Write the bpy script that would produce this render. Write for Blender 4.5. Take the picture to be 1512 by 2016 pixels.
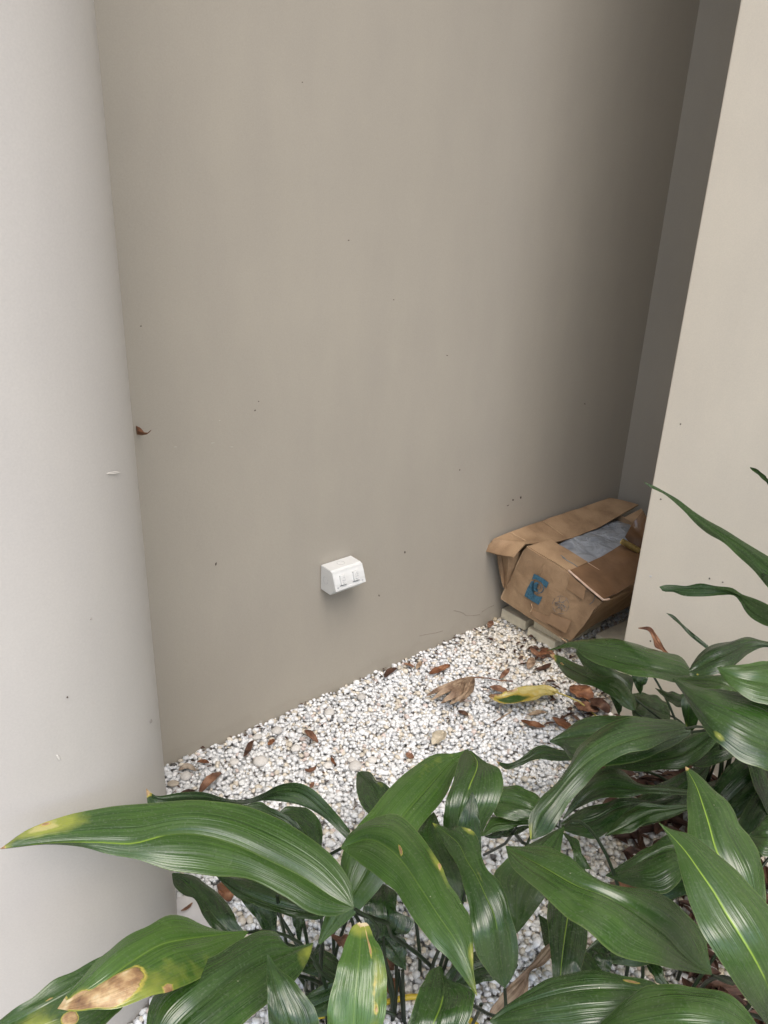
import bpy, bmesh, math, random
import numpy as np
from mathutils import Vector, Matrix, noise
random.seed(7); rng = np.random.default_rng(7)
for o in list(bpy.data.objects): bpy.data.objects.remove(o)
SC = bpy.context.scene

# ------------------------------------------------------------------ camera
FPX, CH = 1514.0, 1.2                     # focal length in photo pixels, lens height in metres
dn = np.array([-146., 3642., FPX]); dn /= np.linalg.norm(dn)
_y = np.array([0, 0, 1.]) - dn*dn[2]; _y /= np.linalg.norm(_y)
_z = -dn; _x = np.cross(_y, _z)
MC = np.stack([_x, _y, _z])               # photo axes -> world
cam = bpy.data.cameras.new('camera'); camo = bpy.data.objects.new('camera', cam); SC.collection.objects.link(camo)
cam.sensor_fit = 'VERTICAL'; cam.sensor_height = 36; cam.lens = 36*FPX/2016
cam.clip_start = 0.02; cam.clip_end = 200
R = Matrix(MC.tolist()) @ Matrix(((1, 0, 0), (0, -1, 0), (0, 0, -1)))
camo.matrix_world = Matrix.Translation((0, 0, CH)) @ R.to_4x4()
SC.camera = camo

# ------------------------------------------------------------------ light
SUN_AZ, SUN_EL = 166, 60                  # compass direction the light comes from, height above horizon
w = bpy.data.worlds.new('World'); SC.world = w; w.use_nodes = True
nt = w.node_tree; bg = nt.nodes['Background']
sky = nt.nodes.new('ShaderNodeTexSky'); sky.sky_type = 'NISHITA'; sky.sun_disc = False
sky.sun_elevation = math.radians(SUN_EL); sky.sun_rotation = math.radians(SUN_AZ)
sky.air_density = 1.0; sky.dust_density = 3.0; sky.ozone_density = 1.0
nt.links.new(sky.outputs[0], bg.inputs[0]); bg.inputs[1].default_value = 0.15
sl = bpy.data.lights.new('sun', 'SUN'); sl.energy = 1.15; sl.angle = math.radians(48); sl.color = (1, .96, .90)
so = bpy.data.objects.new('sun', sl); SC.collection.objects.link(so)
az, el = math.radians(SUN_AZ), math.radians(SUN_EL)
sd = Vector((math.sin(az)*math.cos(el), math.cos(az)*math.cos(el), math.sin(el)))
so.rotation_euler = sd.to_track_quat('Z', 'Y').to_euler(); so.location = sd*8
vs = SC.view_settings; vs.view_transform = 'Standard'; vs.look = 'None'; vs.exposure = 0.82; vs.gamma = 1
vs.use_curve_mapping = False

# ------------------------------------------------------------------ geometry helpers
def ray(u, v): return MC @ np.array([u-756., v-1008., FPX])
def onz(u, v, z=0.):
    r = ray(u, v); return np.array([0, 0, CH]) + r*(z-CH)/r[2]
def ont(u, v, t):
    r = ray(u, v); return np.array([0, 0, CH]) + r/np.linalg.norm(r)*t
A0 = onz(330, 1512)[:2]; _b = onz(970, 1226)[:2]
D2 = (_b-A0)/np.linalg.norm(_b-A0); N2 = np.array([D2[1], -D2[0]])
def W(a, s, z): p = A0 + D2*a + N2*s; return Vector((p[0], p[1], z))       # wall frame
def pa(u, v, a):                                                            # sight line meets plane a
    r = ray(u, v); P = A0 + D2*a; return Vector(np.array([0, 0, CH]) + r*((P@D2)/(r[:2]@D2)))
def ps(u, v, s):
    r = ray(u, v); P = A0 + N2*s; return Vector(np.array([0, 0, CH]) + r*((P@N2)/(r[:2]@N2)))
Z1 = lambda X, Y: (1200+X/3.36, 900+Y/3.36)
Z2 = lambda X, Y: (X/3.78, 1800+Y/3.78)
Z3 = lambda X, Y: (350+X/3.78, 1500+Y/3.78)
Z4 = lambda X, Y: (700+X/3.5625, 1450+Y/3.5625)
Z5 = lambda X, Y: (1050+X/3.273, 1450+Y/3.273)
Z7 = lambda X, Y: (1060+X/3.345, 900+Y/3.345)
ZB = lambda X, Y: (900+X/3.78, 940+Y/3.78)
F0 = lambda X, Y: (X, Y)

def link(name, me, mat=None, parent=None, smooth=False):
    o = bpy.data.objects.new(name, me); SC.collection.objects.link(o)
    if mat: me.materials.append(mat)
    if smooth: me.shade_smooth()
    if parent: o.parent = parent
    return o
def mesh(name, verts, faces, mat=None, parent=None, smooth=False):
    me = bpy.data.meshes.new(name); me.from_pydata([tuple(v) for v in verts], [], faces); me.update()
    return link(name, me, mat, parent, smooth)
def bmobj(name, bm, mat=None, parent=None, smooth=False):
    bmesh.ops.recalc_face_normals(bm, faces=bm.faces)
    me = bpy.data.meshes.new(name); bm.to_mesh(me); bm.free()
    return link(name, me, mat, parent, smooth)
def tag(o, label=None, cat=None, group=None, kind=None):
    if label: o['label'] = label
    if cat: o['category'] = cat
    if group: o['group'] = group
    if kind: o['kind'] = kind
    return o
def empty(name, loc):
    o = bpy.data.objects.new(name, None); SC.collection.objects.link(o); o.location = loc; o.empty_display_size = .05
    return o
def keep(o, parent):           # parent without moving (parent is an unrotated Empty)
    o.parent = parent; o.matrix_parent_inverse = Matrix.Translation(-parent.location)
def hexa(bm, p):               # 8 corners: bottom 4, top 4
    v = [bm.verts.new(q) for q in p]
    for f in ((0, 1, 2, 3), (4, 5, 6, 7), (0, 1, 5, 4), (1, 2, 6, 5), (2, 3, 7, 6), (3, 0, 4, 7)): bm.faces.new([v[i] for i in f])
    return v
def wbox(bm, a0, a1, s0, s1, z0, z1):
    return hexa(bm, [W(a0, s0, z0), W(a1, s0, z0), W(a1, s1, z0), W(a0, s1, z0), W(a0, s0, z1), W(a1, s0, z1), W(a1, s1, z1), W(a0, s1, z1)])
def bevel(bm, r, seg=2):
    bmesh.ops.bevel(bm, geom=bm.edges[:], offset=r, segments=seg, profile=.6, affect='EDGES', clamp_overlap=True)
def tube(name, pts, r, mat, parent=None, n=8, r2=None):
    pts = [Vector(p) for p in pts]; m = len(pts); V = []; F = []
    up = Vector((0.13, .21, 1)).normalized()
    for i, p in enumerate(pts):
        t = (pts[min(i+1, m-1)] - pts[max(i-1, 0)]).normalized()
        x = t.cross(up); x = x.normalized() if x.length > 1e-4 else Vector((1, 0, 0)); y = t.cross(x)
        rr = r if r2 is None else r + (r2-r)*i/(m-1)
        for k in range(n):
            a = 2*math.pi*k/n; V.append(p + x*math.cos(a)*rr + y*math.sin(a)*rr)
    for i in range(m-1):
        for k in range(n): F.append((i*n+k, i*n+(k+1) % n, (i+1)*n+(k+1) % n, (i+1)*n+k))
    F.append(tuple(range(n))); F.append(tuple((m-1)*n+k for k in range(n)))
    return mesh(name, V, F, mat, parent, True)
def catmull(P, ts):            # P (k,d); ts in 0..1 by chord length
    P = np.asarray(P, float); k = len(P)
    if k == 2: return P[0] + (P[1]-P[0])*np.asarray(ts)[:, None]
    L = np.r_[0, np.cumsum(np.linalg.norm(np.diff(P[:, :2], axis=0), axis=1))]; L /= L[-1]
    Q = np.vstack([2*P[0]-P[1], P, 2*P[-1]-P[-2]]); out = []
    for t in ts:
        i = min(max(np.searchsorted(L, t, side='right')-1, 0), k-2)
        h = L[i+1]-L[i]; x = (t-L[i])/h if h > 1e-9 else 0
        p0, p1, p2, p3 = Q[i], Q[i+1], Q[i+2], Q[i+3]
        l0 = max(np.linalg.norm((p1-p0)[:2]), 1e-6); l1 = max(np.linalg.norm((p2-p1)[:2]), 1e-6); l2 = max(np.linalg.norm((p3-p2)[:2]), 1e-6)
        m1 = ((p1-p0)/l0*l1 + (p2-p1))*.5; m2 = ((p3-p2)/l2*l1 + (p2-p1))*.5
        x2, x3 = x*x, x*x*x
        out.append((2*x3-3*x2+1)*p1 + (x3-2*x2+x)*m1 + (-2*x3+3*x2)*p2 + (x3-x2)*m2)
    return np.array(out)

# ------------------------------------------------------------------ materials
def mat(name):
    m = bpy.data.materials.new(name); m.use_nodes = True; t = m.node_tree
    return m, t, t.nodes['Principled BSDF'], t.nodes['Material Output']
def nd(t, typ, **kw):
    n = t.nodes.new(typ)
    for k, v in kw.items():
        if k.startswith('i_'):
            key = k[2:]; key = int(key) if key.isdigit() else key.replace('_', ' ')
            n.inputs[key].default_value = v
        else: setattr(n, k, v)
    return n
def ramp(t, src, stops):
    r = nd(t, 'ShaderNodeValToRGB'); e = r.color_ramp.elements
    while len(e) < len(stops): e.new(.5)
    for x, (p, c) in zip(e, stops): x.position = p; x.color = (*c, 1) if len(c) == 3 else c
    t.links.new(src, r.inputs[0]); return r.outputs[0]
def mix(t, f, a, b, mode='MIX'):
    m = nd(t, 'ShaderNodeMix', data_type='RGBA', blend_type=mode)
    for sock, v in ((m.inputs[0], f), (m.inputs[6], a), (m.inputs[7], b)):
        if hasattr(v, 'is_linked') or isinstance(v, bpy.types.NodeSocket): t.links.new(v, sock)
        else: sock.default_value = v if not isinstance(v, tuple) else (*v, 1)
    return m.outputs[2]
def mth(t, op, a, b=None, c=None):
    m = nd(t, 'ShaderNodeMath', operation=op)
    for i, v in enumerate((a, b, c)):
        if v is None: continue
        if isinstance(v, bpy.types.NodeSocket): t.links.new(v, m.inputs[i])
        else: m.inputs[i].default_value = v
    return m.outputs[0]
def simple(name, col, rough=.6, spec=.4, nscale=0, namt=.15, bump=0, bscale=200):
    m, t, b, o = mat(name); b.inputs['Roughness'].default_value = rough; b.inputs['Specular IOR Level'].default_value = spec
    b.inputs['Base Color'].default_value = (*col, 1)
    tc = nd(t, 'ShaderNodeTexCoord')
    if nscale:
        n = nd(t, 'ShaderNodeTexNoise', i_Scale=nscale, i_Detail=5.); t.links.new(tc.outputs['Object'], n.inputs['Vector'])
        c = ramp(t, n.outputs[0], [(.3, tuple(x*(1-namt) for x in col)), (.7, tuple(min(1, x*(1+namt)) for x in col))])
        t.links.new(c, b.inputs['Base Color'])
    if bump:
        n = nd(t, 'ShaderNodeTexNoise', i_Scale=bscale, i_Detail=4.); t.links.new(tc.outputs['Object'], n.inputs['Vector'])
        bp = nd(t, 'ShaderNodeBump', i_Strength=bump, i_Distance=.002); t.links.new(n.outputs[0], bp.inputs['Height']); t.links.new(bp.outputs[0], b.inputs['Normal'])
    return m

def wall_mat(name, col, streak):
    m, t, b, o = mat(name); b.inputs['Roughness'].default_value = .62; b.inputs['Specular IOR Level'].default_value = .3
    g = nd(t, 'ShaderNodeNewGeometry'); P = g.outputs['Position']
    n1 = nd(t, 'ShaderNodeTexNoise', i_Scale=1.6, i_Detail=3., i_Roughness=.5); t.links.new(P, n1.inputs['Vector'])
    base = ramp(t, n1.outputs[0], [(.3, tuple(x*.955 for x in col)), (.7, tuple(x*1.035 for x in col))])
    mq = nd(t, 'ShaderNodeMapping'); mq.inputs['Scale'].default_value = (1, 1, .35); t.links.new(P, mq.inputs[0])
    nq = nd(t, 'ShaderNodeTexNoise', i_Scale=11., i_Detail=4., i_Roughness=.6); t.links.new(mq.outputs[0], nq.inputs['Vector'])
    base = mix(t, 1., base, ramp(t, nq.outputs[0], [(.3, (.97, .97, .975)), (.7, (1.02, 1.02, 1.015))]), 'MULTIPLY')
    nf = nd(t, 'ShaderNodeTexNoise', i_Scale=420., i_Detail=2.); t.links.new(P, nf.inputs['Vector'])
    base = mix(t, 1., base, ramp(t, nf.outputs[0], [(.25, (.96, .96, .96)), (.75, (1.03, 1.03, 1.03))]), 'MULTIPLY')
    # faint grime towards the ground with its own ragged shape
    sx = nd(t, 'ShaderNodeSeparateXYZ'); t.links.new(P, sx.inputs[0])
    n3 = nd(t, 'ShaderNodeTexNoise', i_Scale=22., i_Detail=6.); t.links.new(P, n3.inputs['Vector'])
    hh = mth(t, 'ADD', sx.outputs[2], mth(t, 'MULTIPLY', n3.outputs[0], -.07))
    gr = ramp(t, hh, [(0., (.82, .8, .76)), (.006, (.95, .94, .93)), (.02, (1, 1, 1))])
    base = mix(t, .2, base, gr, 'MULTIPLY')
    # scattered specks
    v = nd(t, 'ShaderNodeTexVoronoi', i_Scale=7., feature='F1', voronoi_dimensions='3D'); t.links.new(P, v.inputs['Vector'])
    sp = mth(t, 'LESS_THAN', v.outputs['Distance'], .006)
    base = mix(t, mth(t, 'MULTIPLY', sp, .65), base, (.12, .1, .08))
    t.links.new(base, b.inputs['Base Color'])
    # roller / brush texture
    mp = nd(t, 'ShaderNodeMapping'); mp.inputs['Scale'].default_value = (1, 1, streak); t.links.new(P, mp.inputs[0])
    n2 = nd(t, 'ShaderNodeTexNoise', i_Scale=110., i_Detail=4., i_Roughness=.6); t.links.new(mp.outputs[0], n2.inputs['Vector'])
    n4 = nd(t, 'ShaderNodeTexNoise', i_Scale=9., i_Detail=2.); t.links.new(P, n4.inputs['Vector'])
    h = mth(t, 'ADD', n2.outputs[0], mth(t, 'MULTIPLY', n4.outputs[0], 3.))
    bp = nd(t, 'ShaderNodeBump', i_Strength=(.12 if streak > 2 else .22), i_Distance=.0012); t.links.new(h, bp.inputs['Height']); t.links.new(bp.outputs[0], b.inputs['Normal'])
    return m
M_wall = wall_mat('painted_render', (.383, .353, .298), 1.3)  # one paint in three tones, each part's light level put into its colour
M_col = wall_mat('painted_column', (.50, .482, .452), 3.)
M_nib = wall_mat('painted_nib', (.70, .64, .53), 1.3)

def leaf_mat(name='aspidistra_leaf', YEL=(.27, .31, .055)):
    m, t, b, o = mat(name)
    uv = nd(t, 'ShaderNodeUVMap', uv_map='UVMap'); s = nd(t, 'ShaderNodeSeparateXYZ'); t.links.new(uv.outputs[0], s.inputs[0])
    col = nd(t, 'ShaderNodeAttribute', attribute_name='tint'); cs = nd(t, 'ShaderNodeSeparateColor'); t.links.new(col.outputs['Color'], cs.inputs[0])
    yel, brn, lum = cs.outputs[0], cs.outputs[1], cs.outputs[2]
    g = nd(t, 'ShaderNodeNewGeometry')
    def stripes(su, sv, det=3.):
        c = nd(t, 'ShaderNodeCombineXYZ'); t.links.new(mth(t, 'MULTIPLY', s.outputs[0], su), c.inputs[0]); t.links.new(mth(t, 'MULTIPLY', s.outputs[1], sv), c.inputs[1])
        ob = nd(t, 'ShaderNodeObjectInfo'); t.links.new(mth(t, 'MULTIPLY', ob.outputs['Random'], 30.), c.inputs[2])
        n = nd(t, 'ShaderNodeTexNoise', i_Scale=1., i_Detail=det); t.links.new(c.outputs[0], n.inputs['Vector']); return n.outputs[0]
    fine = stripes(70., 2.5); broad = stripes(9., 6.)
    dark = ramp(t, fine, [(.33, (.008, .027, .008)), (.68, (.023, .062, .016))])  # darkest greens also carry the shade on shaded leaves
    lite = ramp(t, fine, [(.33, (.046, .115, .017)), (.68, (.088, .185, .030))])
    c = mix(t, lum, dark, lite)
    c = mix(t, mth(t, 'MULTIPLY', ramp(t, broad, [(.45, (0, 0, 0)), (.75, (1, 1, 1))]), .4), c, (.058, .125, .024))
    bl = nd(t, 'ShaderNodeTexNoise', i_Scale=16., i_Detail=3.); t.links.new(g.outputs['Position'], bl.inputs['Vector'])
    c = mix(t, 1., c, ramp(t, bl.outputs[0], [(.3, (.8, .84, .82)), (.7, (1.15, 1.12, 1.05))]), 'MULTIPLY')
    # midrib
    dm = mth(t, 'ABSOLUTE', mth(t, 'SUBTRACT', s.outputs[0], .5))
    rib = nd(t, 'ShaderNodeAttribute', attribute_name='rib')
    line = ramp(t, dm, [(.006, (1, 1, 1)), (.018, (0, 0, 0))])
    c = mix(t, mth(t, 'MULTIPLY', line, mth(t, 'MULTIPLY', rib.outputs['Fac'], rib.outputs['Fac'])), c, (.27, .42, .055))
    edge = ramp(t, dm, [(.482, (0, 0, 0)), (.497, (1, 1, 1))])
    c = mix(t, mth(t, 'MULTIPLY', edge, .45), c, (.16, .22, .07))
    # yellowing then dead tissue
    nz = nd(t, 'ShaderNodeTexNoise', i_Scale=55., i_Detail=5.); t.links.new(g.outputs['Position'], nz.inputs['Vector'])
    jit = mth(t, 'MULTIPLY', mth(t, 'SUBTRACT', nz.outputs[0], .5), .7)
    y = ramp(t, mth(t, 'ADD', yel, jit), [(.25, (0, 0, 0)), (.7, (1, 1, 1))])
    c = mix(t, y, c, YEL); c = mix(t, mth(t, 'MULTIPLY', ramp(t, mth(t, 'ADD', yel, jit), [(.85, (0, 0, 0)), (1.0, (1, 1, 1))]), .75), c, (.56, .50, .22))
    nb = nd(t, 'ShaderNodeTexNoise', i_Scale=48., i_Detail=8.); t.links.new(g.outputs['Position'], nb.inputs['Vector'])
    bc = ramp(t, nb.outputs[0], [(.3, (.12, .05, .025)), (.45, (.36, .21, .10)), (.54, (.55, .38, .20)), (.66, (.72, .60, .40))])
    bsel = ramp(t, mth(t, 'ADD', brn, jit), [(.47, (0, 0, 0)), (.52, (1, 1, 1))])
    rim = ramp(t, mth(t, 'ADD', brn, jit), [(.33, (0, 0, 0)), (.45, (1, 1, 1)), (.52, (0, 0, 0))])
    c = mix(t, rim, c, (.5, .42, .09)); c = mix(t, bsel, c, bc)
    # dust, nicks and droppings
    v = nd(t, 'ShaderNodeTexVoronoi', i_Scale=42., i_Randomness=1.); t.links.new(g.outputs['Position'], v.inputs['Vector'])
    ns = nd(t, 'ShaderNodeTexNoise', i_Scale=12.); t.links.new(g.outputs['Position'], ns.inputs['Vector'])
    sp = mth(t, 'MULTIPLY', mth(t, 'LESS_THAN', v.outputs['Distance'], .035), mth(t, 'GREATER_THAN', ns.outputs[0], .56))
    c = mix(t, mth(t, 'MULTIPLY', sp, .6), c, (.42, .42, .33))
    du = nd(t, 'ShaderNodeTexNoise', i_Scale=300., i_Detail=2.); t.links.new(g.outputs['Position'], du.inputs['Vector'])
    c = mix(t, mth(t, 'MULTIPLY', ramp(t, du.outputs[0], [(.55, (0, 0, 0)), (.8, (1, 1, 1))]), .25), c, (.2, .23, .19))
    t.links.new(c, b.inputs['Base Color'])
    ro = mth(t, 'ADD', mth(t, 'MULTIPLY', bl.outputs[0], .16), .17); ro = mth(t, 'ADD', ro, mth(t, 'MULTIPLY', bsel, .35))
    t.links.new(ro, b.inputs['Roughness']); b.inputs['Specular IOR Level'].default_value = 1.
    ridge = stripes(62., 1.2, 1.); 
    h = mth(t, 'ADD', ridge, mth(t, 'MULTIPLY', stripes(16., 2., 2.), 1.6)); h = mth(t, 'ADD', h, mth(t, 'MULTIPLY', line, -.5))
    h = mth(t, 'ADD', h, mth(t, 'MULTIPLY', mth(t, 'MULTIPLY', nb.outputs[0], bsel), 2.))
    bp = nd(t, 'ShaderNodeBump', i_Strength=.42, i_Distance=.0022); t.links.new(h, bp.inputs['Height']); t.links.new(bp.outputs[0], b.inputs['Normal'])
    tr = nd(t, 'ShaderNodeBsdfTranslucent'); t.links.new(mix(t, 1., c, (1.5, 1.7, .7), 'MULTIPLY'), tr.inputs[0])
    ms = nd(t, 'ShaderNodeMixShader'); ms.inputs[0].default_value = .22
    t.links.new(b.outputs[0], ms.inputs[1]); t.links.new(tr.outputs[0], ms.inputs[2]); t.links.new(ms.outputs[0], o.inputs[0])
    return m
M_leaf = leaf_mat(); M_yel = leaf_mat('dying_leaf', (.50, .38, .08))
M_stalk = simple('leaf_stalk_green', (.014, .028, .010), .4, .5, 30, .3)

def pebble_mat():
    m, t, b, o = mat('pebble'); a = nd(t, 'ShaderNodeAttribute', attribute_name='pc')
    g = nd(t, 'ShaderNodeNewGeometry'); n = nd(t, 'ShaderNodeTexNoise', i_Scale=260., i_Detail=4.); t.links.new(g.outputs['Position'], n.inputs['Vector'])
    c = mix(t, 1., a.outputs['Color'], ramp(t, n.outputs[0], [(.3, (.86, .86, .85)), (.65, (1.04, 1.04, 1.04))]), 'MULTIPLY')
    t.links.new(c, b.inputs['Base Color']); b.inputs['Roughness'].default_value = .7; b.inputs['Specular IOR Level'].default_value = .25
    bp = nd(t, 'ShaderNodeBump', i_Strength=.2, i_Distance=.0006); t.links.new(n.outputs[0], bp.inputs['Height']); t.links.new(bp.outputs[0], b.inputs['Normal'])
    return m
M_peb = pebble_mat()

def litter_mat(name, c0, c1, c2):
    m, t, b, o = mat(name); g = nd(t, 'ShaderNodeNewGeometry')
    uv = nd(t, 'ShaderNodeUVMap', uv_map='UVMap'); s = nd(t, 'ShaderNodeSeparateXYZ'); t.links.new(uv.outputs[0], s.inputs[0])
    n = nd(t, 'ShaderNodeTexNoise', i_Scale=45., i_Detail=6.); t.links.new(g.outputs['Position'], n.inputs['Vector'])
    c = ramp(t, n.outputs[0], [(.3, c0), (.5, c1), (.68, c2)])
    cx = nd(t, 'ShaderNodeCombineXYZ'); t.links.new(mth(t, 'MULTIPLY', s.outputs[0], 26.), cx.inputs[0]); t.links.new(mth(t, 'MULTIPLY', s.outputs[1], 1.5), cx.inputs[1])
    n2 = nd(t, 'ShaderNodeTexNoise', i_Scale=1., i_Detail=4.); t.links.new(cx.outputs[0], n2.inputs['Vector'])
    c = mix(t, .8, c, ramp(t, n2.outputs[0], [(.3, (.6, .6, .6)), (.7, (1.2, 1.2, 1.2))]), 'MULTIPLY')
    t.links.new(c, b.inputs['Base Color']); b.inputs['Roughness'].default_value = .6; b.inputs['Specular IOR Level'].default_value = .35
    bp = nd(t, 'ShaderNodeBump', i_Strength=.5, i_Distance=.002); t.links.new(n2.outputs[0], bp.inputs['Height']); t.links.new(bp.outputs[0], b.inputs['Normal'])
    return m
M_brown = litter_mat('dead_leaf_brown', (.09, .035, .018), (.20, .085, .04), (.33, .17, .09))
M_red = litter_mat('dead_leaf_russet', (.10, .048, .03), (.20, .10, .06), (.32, .18, .11))
M_dark = litter_mat('dead_leaf_dark', (.03, .016, .011), (.075, .035, .022), (.14, .08, .05))
M_tan = litter_mat('dead_leaf_tan', (.16, .10, .065), (.30, .21, .14), (.46, .35, .24))
M_pale = litter_mat('dead_leaf_pale', (.38, .33, .24), (.52, .46, .35), (.62, .56, .44))
M_grey = litter_mat('dead_leaf_grey', (.20, .16, .12), (.33, .27, .21), (.45, .38, .30))

# ------------------------------------------------------------------ setting
def ground():
    m, t, b, o = mat('bed_soil'); g = nd(t, 'ShaderNodeNewGeometry')
    n = nd(t, 'ShaderNodeTexNoise', i_Scale=90., i_Detail=6.); t.links.new(g.outputs['Position'], n.inputs['Vector'])
    t.links.new(ramp(t, n.outputs[0], [(.35, (.28, .27, .25)), (.65, (.48, .46, .44))]), b.inputs['Base Color']); b.inputs['Roughness'].default_value = .9
    o_ = mesh('ground', [(-40, -40, -.012), (40, -40, -.012), (40, 40, -.012), (-40, 40, -.012)], [(0, 1, 2, 3)], m); tag(o_, kind='structure')
    m2 = simple('paving_stone', (.36, .34, .31), .8, .3, 6, .2, .3, 120)
    bm = bmesh.new(); p = [(-9, -9, -.011), (9, -9, -.011), (9, .42, -.011), (-9, .42, -.011)]
    hexa(bm, p + [(x, y, .03) for x, y, _ in p]); tag(bmobj('pavement', bm, m2), kind='structure')
ground()
HT = 5.2
bm = bmesh.new(); wbox(bm, -5.0, 1.636, -.25, 0, -.05, HT)
wall = tag(bmobj('wall', bm, M_wall), 'large plain beige painted wall with the white outlet box on it', 'wall')
bm = bmesh.new(); wbox(bm, 1.6361, 1.85, -.25, .4869, -.05, HT)
endw = tag(bmobj('wall', bm, M_wall), 'narrow shadowed wall strip closing the recess behind the cardboard box', 'wall')
bm = bmesh.new(); v = wbox(bm, .9686, 4.2, .487, 4.6, -.05, HT)
ed = [e for e in bm.edges if {tuple(round(c, 4) for c in x.co.xy) for x in e.verts} == {tuple(round(c, 4) for c in W(.9686, .487, 0).xy)}]
bmesh.ops.bevel(bm, geom=ed, offset=.004, segments=3, profile=.5, affect='EDGES')
nib = tag(bmobj('wall', bm, M_nib), 'bright cream projecting wall on the right, behind the tall leaves', 'wall')
# round column: its right tangent is seen at photo x=350 near the ground
def column():
    T = onz(350, 1806)[:2]; r = .21; L = np.linalg.norm(T); e = T/L; left = np.array([-e[1], e[0]])
    c = T + left*r
    n = 128; V = []; F = []
    zs = [-.03, .02] + [.1+i*.1 for i in range(50)] + [HT]
    for z in zs:
        for k in range(n): a = 2*math.pi*k/n; V.append((c[0]+r*math.cos(a), c[1]+r*math.sin(a), z))
    for i in range(len(zs)-1):
        for k in range(n): F.append((i*n+k, i*n+(k+1) % n, (i+1)*n+(k+1) % n, (i+1)*n+k))
    F.append(tuple((len(zs)-1)*n+k for k in range(n)))
    o = mesh('column', V, F, M_col, None, True); tag(o, 'thick round pale column filling the left edge of the view', 'column')
    return o, c, r
colo, CC, CR = column()
# soffit over the recess: out of frame, added and sized to shade the walls
bm = bmesh.new(); wbox(bm, -5, 4.2, -.25, .55, HT, HT+.2); tag(bmobj('shade_roof', bm, simple('shade_soffit', (.6, .58, .54), .8)), kind='structure')

# marks on the walls
M_mark = simple('scuff_dark', (.10, .08, .065), .8); M_chip = simple('paint_chip', (.62, .60, .56), .7); M_wchip = simple('paint_chip_dull', (.46, .44, .39), .7); M_crack = simple('crack_dark', (.24, .215, .18), .9)
def blot(pts3, nrm, name, m, parent, off=.0008):
    n = Vector(nrm).normalized(); c = sum(pts3, Vector())/len(pts3)
    V = [p + n*.0004 for p in pts3] + [c + (p-c)*.7 + n*off for p in pts3] + [c+n*off]; k = len(pts3); F = []
    for i in range(k):
        j = (i+1) % k; F += [(i, j, k+j, k+i), (k+i, k+j, 2*k)]
    o = mesh(name, V, F, m); o.parent = parent; return o
def wallmark(u, v, w_, h_, m, ang=0, surf='w', name='scuff_mark', parent=wall):
    pts = []
    for k in range(9):
        a = 2*math.pi*k/9; r = 1 + random.uniform(-.3, .3); x, y = w_/2*math.cos(a)*r, h_/2*math.sin(a)*r
        q = (u + x*math.cos(ang)-y*math.sin(ang), v + x*math.sin(ang)+y*math.cos(ang))
        pts.append(ps(*q, 0) if surf == 'w' else pa(*q, .9686))
    nr = (N2[0], N2[1], 0) if surf == 'w' else (-D2[0], -D2[1], 0)
    blot(pts, nr, name, m, parent)
for (u, v, w_, h_, a, m) in [(425, 1110, 4, 9, .3, M_mark), (502, 808, 4, 4, 0, M_mark), (509, 790, 3, 3, 0, M_mark), (418, 872, 9, 2, -.1, M_chip), (345, 880, 8, 2, -.1, M_chip),
        (455, 880, 8, 2, -.1, M_chip), (432, 828, 5, 2, -.2, M_chip), (1010, 984, 4, 4, 0, M_mark), (1025, 979, 4, 6, .4, M_mark), (1000, 995, 7, 2, -.5, M_mark), (686, 473, 4, 2, 0, M_mark),
        (775, 590, 3, 3, 0, M_mark), (797, 1087, 4, 5, .2, M_mark), (746, 1172, 3, 5, 0, M_mark), (595, 162, 4, 3, 0, M_mark), (277, 642, 4, 3, 0, M_mark), (513, 1420, 8, 3, -.3, M_chip), (880, 700, 4, 2, .2, M_mark),
        (905, 925, 3, 3, 0, M_mark), (1151, 795, 4, 2, .3, M_mark)]:
    wallmark(u, v, w_*.85, h_*.85, M_wchip if m is M_chip else m, a)
for (u, v, w_, h_, a, m) in [(1281, 1135, 5, 4, .8, M_chip), (1301, 983, 4, 3, 0, M_mark), (1397, 1139, 3, 4, 0, M_mark), (1423, 1146, 4, 2, 0, M_mark), (1281, 1262, 4, 3, 0, M_mark), (1340, 835, 3, 3, 0, M_mark)]:
    wallmark(u, v, w_, h_, m, a, 'n', parent=nib)
def crack(pts, parent=wall):
    P = [ps(*p, 0) + Vector((N2[0], N2[1], 0))*.0003 for p in pts]
    o = tube('crack', P, .0005, M_crack, n=5); o.parent = parent
crack([(893, 1202), (903, 1204), (912, 1207), (917, 1212), (930, 1212), (945, 1210)]); crack([(825, 1252), (840, 1249), (858, 1246), (872, 1242)]); crack([(948, 1205), (962, 1196), (972, 1192)])
def colmark(u, v, w_, h_, ang, m):
    pts = []
    for k in range(11):
        a = 2*math.pi*k/11; r = 1 + random.uniform(-.2, .2); x, y = w_/2*math.cos(a)*r, h_/2*math.sin(a)*r
        rr = ray(u + x*math.cos(ang)-y*math.sin(ang), v + x*math.sin(ang)+y*math.cos(ang)); d = rr[:2]
        A_, B_, C_ = d@d, -2*d@CC, CC@CC-CR*CR; disc = B_*B_-4*A_*C_
        t = (-B_-math.sqrt(max(disc, 0)))/(2*A_); pts.append(Vector(np.array([0, 0, CH])+rr*t))
    c = sum(pts, Vector())/len(pts); n = Vector((c.x-CC[0], c.y-CC[1], 0)).normalized()
    blot([p + n*.0006 for p in pts], n, 'paint_chip', m, colo, .0012)
colmark(221, 931, 28, 6, -.08, M_chip); colmark(114, 1490, 5, 14, -.5, M_chip); colmark(132, 1372, 3.5, 4, 0, M_mark); M_st = simple('stain_faint', (.34, .32, .29), .8); colmark(296, 1420, 4, 9, .2, M_st); colmark(178, 1218, 2.4, 5, .4, M_st)

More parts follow.
